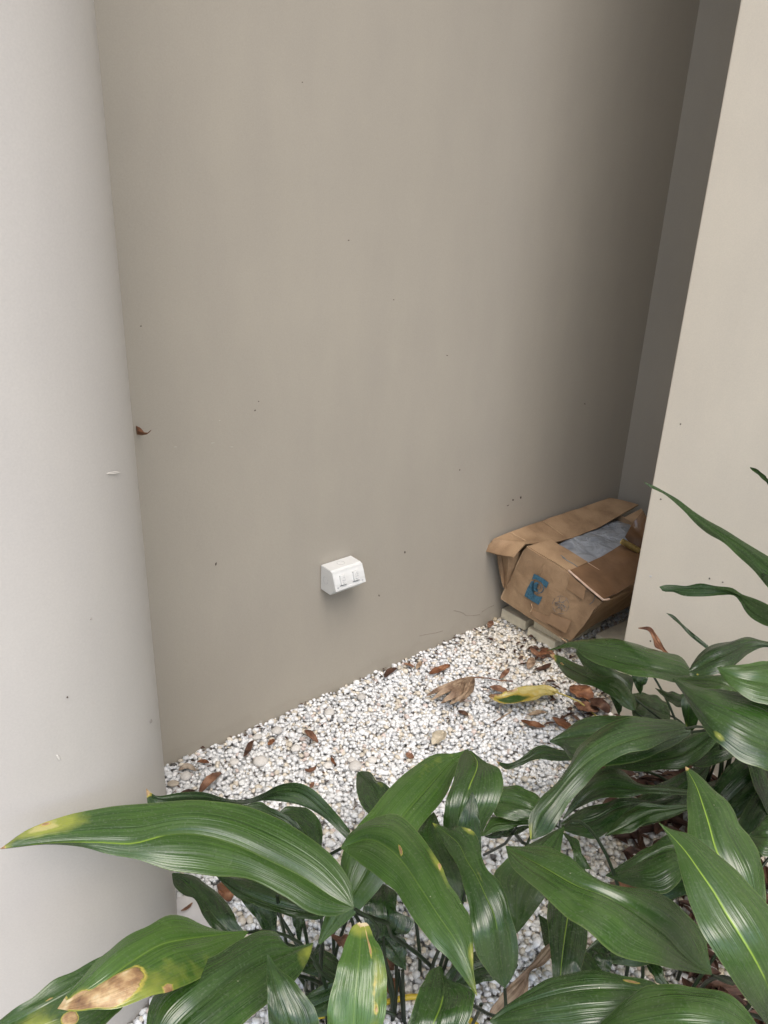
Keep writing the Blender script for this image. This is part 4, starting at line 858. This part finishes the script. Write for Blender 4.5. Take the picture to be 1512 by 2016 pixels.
leaf(Z4, 'C', [(880, 698), (970, 620), (1080, 610), (1240, 605), (1400, 620)], [(880, 695), (925, 610), (960, 545), (1090, 575), (1240, 590), (1400, 600)], [(882, 700), (1000, 660), (1100, 640), (1240, 620), (1400, 640)], [.22, .22, .22, .2], lum=.55, rib=.1, bow=.05)
leaf(Z4, 'C', [(905, 700), (1010, 690), (1110, 650), (1210, 630)], [(905, 695), (1000, 665), (1100, 640), (1210, 620)], [(910, 705), (1020, 708), (1120, 705), (1150, 690), (1215, 640)], [.16, .17, .17], lum=.0, rib=.0)
leaf(Z4, 'C', [(18, 250), (110, 340), (170, 440), (230, 560)], [(14, 250), (60, 238), (105, 250), (150, 300), (215, 345), (300, 420)], [(12, 256), (5, 300), (12, 400), (40, 480), (80, 535), (160, 600)], [.14, .17, .18, .18], lum=.05, rib=lambda t: .2, yel=blob(.1, .5, .15, .5, .35), bow=.07)
leaf(Z4, 'C', [(190, 1035), (200, 1120), (210, 1250), (200, 1400)], [(180, 1035), (100, 1120), (50, 1220), (80, 1330), (130, 1420)], [(200, 1035), (285, 1095), (290, 1215), (405, 1300), (375, 1370), (300, 1400), (215, 1415)], [.24, .25, .24, .2], lum=.03, rib=.15)
leaf(Z4, 'C', [(350, 1640), (300, 1540), (240, 1450), (180, 1380)], [(348, 1640), (240, 1570), (170, 1480), (120, 1400)], [(354, 1638), (358, 1520), (350, 1430), (280, 1380)], [.14, .17, .18], lum=.0, rib=.1)
leaf(Z4, 'C', [(592, 1610), (620, 1750), (600, 1870), (550, 2000), (480, 2200)], [(585, 1610), (515, 1655), (478, 1715), (440, 1820), (400, 1920), (370, 2020), (350, 2200)], [(600, 1612), (645, 1720), (720, 1745), (800, 1760), (832, 1790), (825, 1900), (785, 2016), (700, 2200)], [.36, .38, .39, .36], lum=.22, rib=lambda t: .75 if t > .35 else .2, bow=.07, stalk=False, label='dark leaf at the bottom centre with a light midrib')
# --- right clump
leaf(F0, 'R', [(996, 1667), (1052, 1696), (1090, 1716), (1142, 1744), (1188, 1760), (1245, 1790), (1282, 1816), (1316, 1844), (1343, 1875), (1374, 1902), (1402, 1918)],
     [(996, 1665), (1040, 1666), (1077, 1670), (1105, 1682), (1126, 1691), (1151, 1710), (1181, 1725), (1233, 1741), (1270, 1750), (1304, 1762), (1334, 1780), (1362, 1805), (1380, 1835), (1390, 1880), (1402, 1917)],
     [(996, 1669), (1006, 1703), (1034, 1734), (1065, 1768), (1098, 1799), (1130, 1826), (1160, 1847), (1203, 1872), (1249, 1887), (1294, 1902), (1340, 1911), (1402, 1919)],
     [.42, .45, .46, .46, .44, .40, .35], ez=(-.01, .012), lum=.45, rib=lambda t: .6 if t < .5 else .15, bow=.13, wav=.006, label='very glossy ribbed leaf pointing left')
leaf(F0, 'R', [(1111, 1627), (1080, 1672), (1050, 1720), (1028, 1775), (1017, 1837)], [(1110, 1627), (1080, 1639), (1052, 1653), (1015, 1680), (990, 1700), (971, 1728), (992, 1775), (1004, 1800), (1016, 1837)], [(1112, 1627), (1106, 1660), (1098, 1710), (1084, 1750), (1062, 1780), (1042, 1810), (1018, 1838)], [.33, .34, .34, .32], ez=(.0, 0), lum=.3, rib=.15, bow=.06, sb=1)
leaf(F0, 'R', [(1110, 1640), (1132, 1670), (1150, 1712)], [(1108, 1640), (1125, 1668), (1130, 1712)], [(1113, 1640), (1138, 1655), (1148, 1680), (1165, 1712)], [.24, .25, .24], lum=.15, rib=.1)
leaf(Z5, 'R', [(240, 1000), (220, 1170), (200, 1300), (182, 1450), (170, 1620)], [(110, 1000), (92, 1100), (92, 1230), (108, 1360), (122, 1500), (130, 1620)], [(330, 1100), (348, 1270), (340, 1380), (310, 1490), (270, 1620)], [.26, .28, .28, .26], lum=.12, rib=.9, bow=.09, label='narrow shaded leaf with a bright midrib')
leaf(Z5, 'R', [(808, 555), (900, 650), (980, 740), (1080, 880), (1170, 1010), (1250, 1150), (1340, 1290), (1430, 1440), (1510, 1600), (1570, 1760), (1600, 1980)], [(808, 553), (900, 600), (1010, 632), (1100, 690), (1210, 780), (1310, 870), (1400, 960), (1512, 1080), (1620, 1260), (1680, 1480), (1690, 1750), (1620, 1980)],
     [(808, 557), (860, 640), (903, 710), (940, 830), (980, 980), (1040, 1150), (1090, 1260), (1180, 1400), (1280, 1560), (1380, 1700), (1500, 1855), (1580, 1990)], [.55, .55, .54, .52, .46, .38], ez=(-.006, -.006), lum=.5, rib=lambda t: 1. if t < .75 else .5, bow=.09, stalk=False, label='large upright leaf with a bright yellow midrib, in front')
leaf(Z5, 'R', [(980, 195), (1050, 320), (1100, 460), (1132, 560), (1180, 730), (1260, 900), (1400, 1150)], [(982, 193), (1050, 240), (1140, 320), (1220, 390), (1270, 450), (1330, 560), (1390, 640), (1455, 770), (1490, 880), (1505, 1000), (1500, 1160)], [(978, 197), (996, 300), (990, 400), (993, 520), (1000, 640), (1050, 800), (1150, 950), (1300, 1150)], [.50, .50, .48, .44], ez=(-.004, -.008), lum=.42, rib=lambda t: 1. if t < .8 else .3, brn=tip(.035, 1.2), bow=.1, stalk=False, label='upright leaf with a yellow midrib, behind the front one')
leaf(F0, 'R', [(965, 2010), (1020, 1978), (1080, 1958), (1150, 1945), (1230, 1945), (1332, 1962)], [(964, 2008), (1000, 1975), (1050, 1949), (1090, 1926), (1135, 1914), (1190, 1914), (1240, 1922), (1290, 1938), (1334, 1960)], [(965, 2013), (1020, 2045), (1100, 2056), (1200, 2045), (1280, 2005), (1334, 1965)], [.40, .44, .46, .46, .43], ez=(-.01, -.01), lum=.2, rib=.2, yel=blob(.25, .76, .12, .07, .5), brn=blob(.22, .76, .10, .06, .8), bow=.12, stalk=False, label='dark leaf across the bottom with a torn scorched spot')
leaf(F0, 'R', [(1172, 2030), (1240, 2030), (1320, 2022), (1400, 2022), (1500, 2050)], [(1172, 2027), (1203, 1994), (1224, 1975), (1258, 1957), (1294, 1946), (1334, 1942), (1380, 1945), (1423, 1957), (1453, 1972), (1478, 1998), (1505, 2045)], [(1172, 2033), (1230, 2090), (1320, 2120), (1420, 2110), (1500, 2060)], [.46, .50, .52, .52, .48], ez=(-.012, -.012), lum=.5, rib=.2, bow=.12, stalk=False, label='rounded glossy leaf in the bottom right')
leaf(Z5, 'R', [(370, 1370), (430, 1400), (440, 1520)], [(380, 1350), (365, 1400), (370, 1470), (385, 1530)], [(480, 1340), (500, 1400), (505, 1470), (490, 1530)], [.12, .13, .12], lum=.0, rib=.1)
leaf(Z5, 'R', [(720, 1440), (780, 1500), (860, 1620)], [(722, 1438), (790, 1450), (880, 1600)], [(718, 1445), (760, 1540), (840, 1620)], [.12, .13, .12], lum=.1, rib=.1)
leaf(Z5, 'R', [(465, 897), (620, 840), (760, 760), (900, 720), (1000, 760)], [(463, 893), (600, 800), (760, 705), (870, 640), (960, 620), (1000, 750)], [(468, 899), (600, 950), (800, 1010), (900, 965), (960, 900), (1005, 780)], [.20, .24, .26, .26], lum=.22, rib=.15, bow=.07, label='dull leaf behind the upright pair')
# --- rear clump
leaf(F0, 'B', [(1325, 1336), (1370, 1385), (1430, 1430), (1500, 1465), (1600, 1490)], [(1325, 1334), (1355, 1343), (1390, 1355), (1423, 1360), (1453, 1364), (1483, 1373), (1520, 1390), (1570, 1430), (1602, 1485)], [(1325, 1338), (1343, 1364), (1361, 1394), (1379, 1424), (1402, 1454), (1426, 1474), (1453, 1492), (1483, 1507), (1530, 1522), (1600, 1496)], [.52, .54, .54, .52, .48], ez=(.006, -.02), lum=.25, rib=.15, yel=blob(.85, .42, .07, .05, .9), bow=.09, stalk=False, label='large dark leaf at the right edge with a small yellow spot')
leaf(F0, 'B', [(1412, 1315), (1450, 1332), (1512, 1345), (1600, 1350)], [(1412, 1313), (1438, 1310), (1468, 1306), (1512, 1300), (1560, 1298), (1600, 1345)], [(1412, 1317), (1426, 1338), (1447, 1358), (1468, 1371), (1498, 1383), (1550, 1392), (1600, 1355)], [.58, .58, .57, .54], ez=(.01, -.01), lum=.5, rib=.1, bow=.1, stalk=False, label='lighter leaf at the right edge pointing left')
leaf(F0, 'B', [(1357, 1322), (1390, 1305), (1430, 1288), (1480, 1266), (1560, 1282)], [(1357, 1318), (1363, 1306), (1376, 1287), (1393, 1273), (1414, 1265), (1444, 1259), (1474, 1257), (1512, 1264), (1560, 1278)], [(1358, 1330), (1375, 1333), (1408, 1327), (1438, 1317), (1455, 1302), (1476, 1284), (1500, 1276), (1560, 1286)], [.46, .49, .5, .5, .48], ez=(-.005, -.01), lum=.05, rib=.2, brn=blob(.9, .08, .15, .04, .3), bow=.12, stalk=False, label='dull grey-green leaf arching down')
leaf(Z7, 'B', [(58, 1273), (170, 1240), (300, 1280), (500, 1340), (740, 1402), (900, 1430), (1005, 1430)], [(58, 1272), (140, 1245), (170, 1222), (250, 1200), (350, 1186), (450, 1190), (560, 1202), (680, 1228), (760, 1262), (850, 1295), (950, 1330), (1005, 1400)], [(58, 1275), (170, 1262), (245, 1268), (300, 1325), (380, 1370), (500, 1412), (600, 1435), (720, 1455), (820, 1470), (900, 1485), (960, 1480), (1005, 1450)], [.28, .32, .35, .37, .38, .38, .36], ez=(-.004, .010), lum=.3, rib=.35, bow=.13, wav=.005, label='ribbed glossy leaf reaching left in front of the box')
leaf(Z7, 'B', [(880, 1466), (1000, 1465), (1120, 1470), (1230, 1490), (1330, 1560)], [(880, 1464), (980, 1440), (1050, 1425), (1150, 1424), (1210, 1440), (1330, 1550)], [(880, 1468), (960, 1500), (1040, 1520), (1150, 1530), (1230, 1560), (1340, 1590)], [.38, .40, .41, .40], lum=.55, rib=.1, bow=.08)
leaf(Z7, 'B', [(85, 1312), (200, 1385), (350, 1460), (500, 1530), (560, 1600), (630, 1668)], [(75, 1298), (120, 1303), (230, 1350), (330, 1400), (420, 1440), (520, 1470), (580, 1510), (640, 1590), (640, 1668)], [(95, 1325), (125, 1370), (150, 1405), (200, 1460), (280, 1500), (400, 1530), (480, 1575), (550, 1640), (620, 1672)], [.20, .24, .27, .27, .24], ez=(.002, -.006), lum=.4, rib=.1, yel=tip(.1), brn=mx(tip(.07, 1.2), blob(.55, .13, .12, .03, .7)), bow=.1, label='low leaf with a withered pale tip')
leaf(Z7, 'B', [(250, 1275), (380, 1390), (520, 1460), (610, 1560)], [(245, 1262), (360, 1330), (520, 1400), (620, 1450), (615, 1555)], [(245, 1290), (310, 1390), (420, 1460), (540, 1500), (600, 1560)], [.22, .24, .24, .22], lum=.05, rib=.1, bow=.06)
leaf(Z7, 'B', [(670, 1562), (665, 1500), (660, 1400)], [(668, 1562), (640, 1510), (605, 1420), (600, 1390)], [(673, 1560), (700, 1500), (720, 1460), (730, 1400)], [.2, .24, .26], lum=.1, rib=.2)
leaf(Z7, 'B', [(615, 1600), (700, 1630), (780, 1660), (870, 1700)], [(625, 1555), (700, 1553), (790, 1585), (862, 1640), (868, 1690)], [(615, 1610), (625, 1710), (740, 1725), (840, 1730), (868, 1725)], [.16, .18, .18, .16], lum=.08, rib=.1, bow=.05)
leaf(Z7, 'B', [(770, 1520), (860, 1580), (960, 1620), (1040, 1650)], [(770, 1518), (850, 1545), (950, 1568), (1040, 1620)], [(770, 1524), (850, 1605), (940, 1660), (1030, 1680)], [.22, .25, .26], lum=.05, rib=.1)
leaf(Z7, 'B', [(990, 1835), (985, 1740), (990, 1640), (1000, 1560)], [(987, 1835), (965, 1750), (940, 1640), (940, 1560)], [(994, 1832), (1050, 1740), (1060, 1660), (1060, 1560)], [.2, .24, .28, .3], lum=.15, rib=.3, yel=lambda x, t: max(0, .9-t*2) if x < .4 else max(0, .5-t*5))
leaf(Z7, 'B', [(532, 1700), (525, 1640), (510, 1570)], [(528, 1700), (500, 1640), (470, 1570)], [(535, 1700), (548, 1640), (555, 1570)], [.12, .15, .18], lum=.05, rib=.1)
leaf(F0, 'B', [(1047, 1653), (1063, 1603), (1084, 1578), (1123, 1530), (1154, 1502), (1187, 1480), (1250, 1455), (1350, 1433)], [(1044, 1652), (1042, 1612), (1066, 1568), (1096, 1539), (1114, 1514), (1123, 1500), (1137, 1468), (1160, 1447), (1186, 1429), (1215, 1417), (1260, 1413), (1350, 1430)], [(1050, 1653), (1087, 1637), (1108, 1603), (1120, 1581), (1150, 1550), (1181, 1514), (1203, 1496), (1233, 1484), (1270, 1477), (1304, 1462), (1350, 1437)], [.34, .38, .40, .42, .42, .42, .40], ez=(-.005, -.008), lum=.18, rib=.3, yel=lambda x, t: max(0, .9-t*9) if x < .35 else 0, bow=.1, label='large dark leaf arching down over the gravel edge')
leaf(F0, 'B', [(1082, 1459), (1130, 1448), (1200, 1440), (1300, 1445), (1360, 1440)], [(1082, 1458), (1105, 1440), (1135, 1420), (1165, 1414), (1210, 1409), (1245, 1408), (1290, 1413), (1330, 1420), (1360, 1436)], [(1082, 1461), (1105, 1471), (1125, 1495), (1200, 1510), (1300, 1480), (1360, 1445)], [.32, .36, .37, .37], ez=(-.005, -.01), lum=.12, rib=.1, bow=.1)
leaf(Z4, 'B', [(988, 175), (1080, 206), (1180, 172), (1290, 120), (1425, 120), (1520, 140)], [(988, 172), (1060, 192), (1150, 170), (1200, 120), (1250, 80), (1330, 64), (1400, 82), (1520, 110)], [(988, 178), (1060, 236), (1095, 225), (1140, 200), (1250, 180), (1330, 156), (1425, 165), (1520, 170)], [.10, .12, .14, .16, .18], ez=(.0, .0), lum=.05, rib=.1, brn=tip(.06, 1.), bow=.08, label='dark leaf with a curled dry tip over the gravel')
leaf(F0, 'B', [(1190, 1505), (1260, 1500), (1340, 1485), (1420, 1430)], [(1190, 1500), (1260, 1470), (1340, 1450), (1420, 1420)], [(1192, 1512), (1240, 1518), (1300, 1518), (1350, 1512), (1380, 1495), (1425, 1440)], [.28, .30, .32, .34], lum=.1, rib=.1)
leaf(Z5, 'B', [(190, 530), (450, 330), (650, 340), (850, 350), (1020, 360)], [(190, 525), (300, 330), (430, 215), (560, 215), (680, 290), (850, 320), (1020, 345)], [(192, 535), (280, 470), (400, 420), (540, 400), (700, 375), (850, 378), (1020, 380)], [.18, .23, .24, .24, .22], lum=.12, rib=.1)
leaf(Z5, 'B', [(180, 570), (380, 540), (560, 450), (740, 430)], [(180, 555), (300, 480), (450, 430), (560, 400), (740, 410)], [(180, 600), (320, 648), (450, 640), (560, 550), (680, 440), (745, 440)], [.16, .18, .2, .2], lum=.02, rib=.1)
leaf(Z5, 'B', [(460, 640), (620, 560), (760, 490), (880, 470), (1000, 450)], [(460, 636), (540, 540), (660, 450), (760, 440), (880, 450), (1000, 435)], [(462, 642), (570, 630), (700, 580), (850, 512), (1000, 465)], [.19, .21, .22, .22], lum=.2, rib=.1)
leaf(Z5, 'B', [(1390, 640), (1470, 640), (1600, 640)], [(1390, 636), (1450, 555), (1512, 508), (1600, 480)], [(1390, 645), (1430, 720), (1470, 762), (1512, 766), (1600, 740)], [.4, .42, .42], lum=.15, rib=.1, stalk=False)
# tall leaves in front of the cream wall
leaf(Z1, 'T', [(230, 167), (290, 200), (352, 234), (520, 350), (700, 485), (850, 585), (950, 665), (1048, 745), (1200, 850), (1320, 960)], [(230, 165), (290, 188), (350, 224), (430, 275), (510, 330), (620, 395), (750, 470), (850, 530), (950, 590), (1048, 650), (1200, 740), (1330, 930)], [(230, 170), (280, 208), (350, 242), (430, 300), (510, 372), (560, 425), (640, 492), (740, 556), (850, 655), (950, 745), (1048, 865), (1200, 1000), (1310, 980)], [1.50, 1.45, 1.38, 1.32, 1.30], ez=(.01, -.01), lum=.2, rib=.1, bow=.1, sb=0, label='long narrow tall leaf reaching left across the cream wall')
leaf(Z1, 'T', [(1048, 840), (1000, 760), (975, 722)], [(1060, 850), (1060, 780), (975, 720)], [(1060, 870), (1010, 800), (973, 724)], [1.3, 1.32, 1.34], lum=.0, rib=0, stalk=False)
leaf(Z1, 'T', [(330, 860), (430, 868), (600, 878), (750, 885), (845, 907), (940, 985), (1048, 1045), (1200, 1100)], [(330, 857), (360, 846), (430, 845), (500, 852), (605, 835), (700, 852), (800, 870), (850, 903), (930, 925), (1000, 950), (1048, 975), (1200, 1060)], [(333, 863), (350, 885), (420, 892), (480, 915), (555, 922), (650, 920), (750, 911), (845, 912), (880, 960), (900, 1010), (940, 1060), (1000, 1100), (1048, 1120), (1200, 1130)], [1.50, 1.48, 1.46, 1.42, 1.38], lum=.2, rib=.1, bow=.06, label='twisted dark leaf pointing left across the cream wall')
leaf(Z1, 'B', [(375, 1032), (440, 1070), (500, 1140), (560, 1200), (650, 1260)], [(375, 1030), (420, 1044), (490, 1110), (560, 1170), (655, 1248)], [(378, 1034), (425, 1075), (465, 1110), (530, 1180), (640, 1268)], [1.62, 1.62, 1.62, 1.62], lum=.1, rib=.1, bow=.05, label='thin spear-like leaf against the cream wall')
leaf(Z1, 'T', [(930, 68), (990, 100), (1060, 165), (1150, 250)], [(930, 65), (980, 80), (1048, 138), (1160, 230)], [(930, 73), (980, 115), (1048, 177), (1140, 270)], [1.45, 1.42, 1.36], lum=.15, rib=.1, bow=.06, label='leaf tip in the upper right above the others')
leaf(Z1, 'B', [(190, 1131), (280, 1160), (310, 1210), (365, 1278), (420, 1330)], [(190, 1128), (270, 1124), (305, 1165), (340, 1220), (372, 1275), (440, 1330)], [(190, 1134), (255, 1150), (285, 1200), (300, 1255), (350, 1285), (400, 1340)], [1.70, 1.70, 1.69, 1.68], lum=.1, rib=0, m=M_brown, label='withered brown curled leaf against the cream wall', name='dead_leaf_blade')
for (P, wd, z, lu) in [([(1180, 1640), (1260, 1600), (1340, 1560), (1400, 1500)], 34, [.10, .16, .18], .0), ([(1330, 1500), (1380, 1480), (1440, 1440), (1480, 1380)], 40, [.2, .26, .28], .0),  # added filler leaves: dark ones for shaded gaps, unseen ones to block light
        ([(1380, 1640), (1430, 1580), (1500, 1520), (1580, 1480)], 46, [.10, .18, .22], .02), ([(1440, 1740), (1490, 1640), (1560, 1560), (1640, 1520)], 50, [.14, .2, .24], .05),
        ([(1320, 1600), (1400, 1570), (1480, 1560), (1560, 1570)], 34, [.08, .13, .15], .0), ([(1500, 1480), (1560, 1540), (1620, 1640), (1660, 1760)], 60, [.3, .34, .32], .1),
        ([(1540, 1400), (1620, 1480), (1700, 1600), (1740, 1760)], 70, [.42, .44, .38], .3), ([(1560, 1640), (1640, 1700), (1720, 1800), (1760, 1950)], 70, [.42, .44, .36], .3),
        ([(1460, 1430), (1500, 1480), (1530, 1560), (1540, 1650)], 40, [.2, .22, .18], .0), ([(1240, 1790), (1300, 1740), (1380, 1700), (1440, 1650)], 44, [.12, .18, .2], .05),
        ([(1000, 2260), (1100, 2180), (1240, 2120), (1400, 2100)], 80, [.42, .46, .40], .3), ([(820, 2300), (900, 2220), (1010, 2160), (1120, 2120)], 70, [.36, .42, .36], .3),
        ([(1300, 2330), (1400, 2260), (1500, 2200), (1640, 2160)], 80, [.48, .50, .42], .4), ([(1500, 2160), (1580, 2060), (1680, 1980), (1800, 1900)], 80, [.46, .50, .42], .4),
        ([(660, 2330), (700, 2250), (760, 2180), (860, 2120)], 60, [.32, .36, .34], .3), ([(1180, 2420), (1280, 2330), (1420, 2290), (1560, 2300)], 80, [.46, .48, .42], .3),
        ([(300, 2300), (400, 2220), (520, 2160), (640, 2120)], 70, [.40, .42, .36], .3), ([(480, 2380), (560, 2280), (640, 2200), (740, 2140)], 70, [.38, .40, .34], .3),
        ([(560, 2020), (620, 1980), (690, 1960), (760, 1990)], 30, [.10, .14, .16], .03), ([(860, 1990), (900, 1930), (960, 1900), (1010, 1900)], 30, [.08, .12, .14], .03), ([(520, 1850), (570, 1880), (640, 1900), (700, 1950)], 26, [.06, .10, .12], .03),
        ([(1120, 1900), (1200, 1870), (1300, 1860), (1400, 1850)], 36, [.10, .14, .16], .03), ([(1060, 1800), (1100, 1860), (1160, 1930), (1240, 1990)], 34, [.10, .14, .16], .03)]:
    P = [np.array(p, float) for p in P]; c_ = [P[min(i+1, 3)]-P[max(i-1, 0)] for i in range(4)]; nn_ = [np.array([-q[1], q[0]])/np.linalg.norm(q)*wd*k for q, k in zip(c_, (0, .85, 1, .1))]
    leaf(F0, ('L' if P[0][0] < 600 and P[0][1] > 1650 else 'C' if P[0][0] < 900 and P[0][1] > 1650 else 'R' if P[0][1] > 1650 else 'B'), [tuple(p) for p in P], [tuple(p-n) for p, n in zip(P, nn_)], [tuple(p+n) for p, n in zip(P, nn_)], z, lum=lu, rib=.15)
# dead leaves still attached
leaf(Z4, 'C', [(950, 1995), (1000, 1900), (1080, 1810), (1180, 1700), (1290, 1570), (1400, 1440)], [(945, 1995), (940, 1930), (1000, 1840), (1050, 1770), (1150, 1680), (1230, 1590), (1330, 1470), (1400, 1430)], [(965, 1995), (1060, 1920), (1185, 1845), (1212, 1760), (1225, 1660), (1330, 1600), (1440, 1450)], [.10, .14, .16, .18], m=M_tan, stalk=False, label='tan withered leaf among the green', name='dead_leaf_blade')
leaf(Z4, 'C', [(240, 1640), (200, 1560), (150, 1450)], [(225, 1645), (170, 1560), (130, 1440)], [(270, 1640), (270, 1560), (230, 1480)], [.08, .12, .14], m=M_red, stalk=False, label='orange-brown withered leaf among the stalks', name='dead_leaf_blade')
leaf(Z3, 'C', [(1140, 1290), (1200, 1330), (1260, 1380)], [(1135, 1288), (1200, 1295), (1290, 1310), (1270, 1370)], [(1140, 1295), (1180, 1345), (1240, 1395)], [.1, .12, .14], m=M_red, stalk=False, name='dead_leaf_blade')
# free standing stalks seen between the blades
def stalk(pl, P, r=.0026):
    o = tube('stalk', [Vector(pt(u, v, h)) for (u, v), h in P], r, M_stalk); keep(o, ROOTS[pl])
stalk('L', [(Z3(740, 1000), .28), (Z3(770, 1180), .2), (Z3(805, 1330), .12), (Z3(830, 1500), .02)])
stalk('L', [(Z3(1330, 1120), .30), (Z3(1560, 1200), .28), (Z4(250, 1390), .22), (Z4(430, 1520), .16), (Z4(540, 1620), .10), (Z4(620, 1750), .02)], .0032)
stalk('L', [(Z3(1070, 1330), .22), (Z3(1065, 1500), .15), (Z3(1055, 1700), .07), (Z3(1050, 1880), .0)], .0032)
stalk('L', [(Z3(900, 1590), .16), (Z3(1000, 1620), .14), (Z3(1090, 1660), .1)], .003)
stalk('L', [(Z3(960, 1620), .12), (Z3(950, 1700), .06), (Z3(1040, 1740), .02)], .0024)
stalk('C', [(Z4(285, 1600), .12), (Z4(290, 1750), .07), (Z4(275, 1950), .0)], .0028)
stalk('C', [(Z4(330, 1640), .12), (Z4(335, 1800), .07), (Z4(345, 2030), .0)], .0026)
stalk('C', [(Z4(300, 1640), .10), (Z4(320, 1800), .06), (Z4(335, 2010), .0)], .0026)
stalk('C', [(Z4(880, 1880), .12), (Z4(850, 1960), .06), (Z4(800, 2060), .0)], .0028)
stalk('C', [(Z4(1130, 640), .2), (Z4(1050, 750), .12), (Z4(960, 800), .05), (Z4(900, 830), .01)], .0026)
stalk('C', [(Z4(1110, 670), .16), (Z4(1170, 745), .12), (Z4(1240, 770), .1)], .003)
# ------------------------------------------------------------------ hose
hp = catmull([(560, 2010), (690, 1990), (765, 1972), (818, 1962), (870, 1975), (925, 2008), (980, 2060)], np.linspace(0, 1, 30))
tag(tube('garden_hose', [Vector(onz(u, v, .016)) for u, v in hp], .0045, simple('yellow_hose', (.62, .46, .04), .4, .5), n=10), 'thin yellow hose lying on the gravel under the leaves', 'hose')
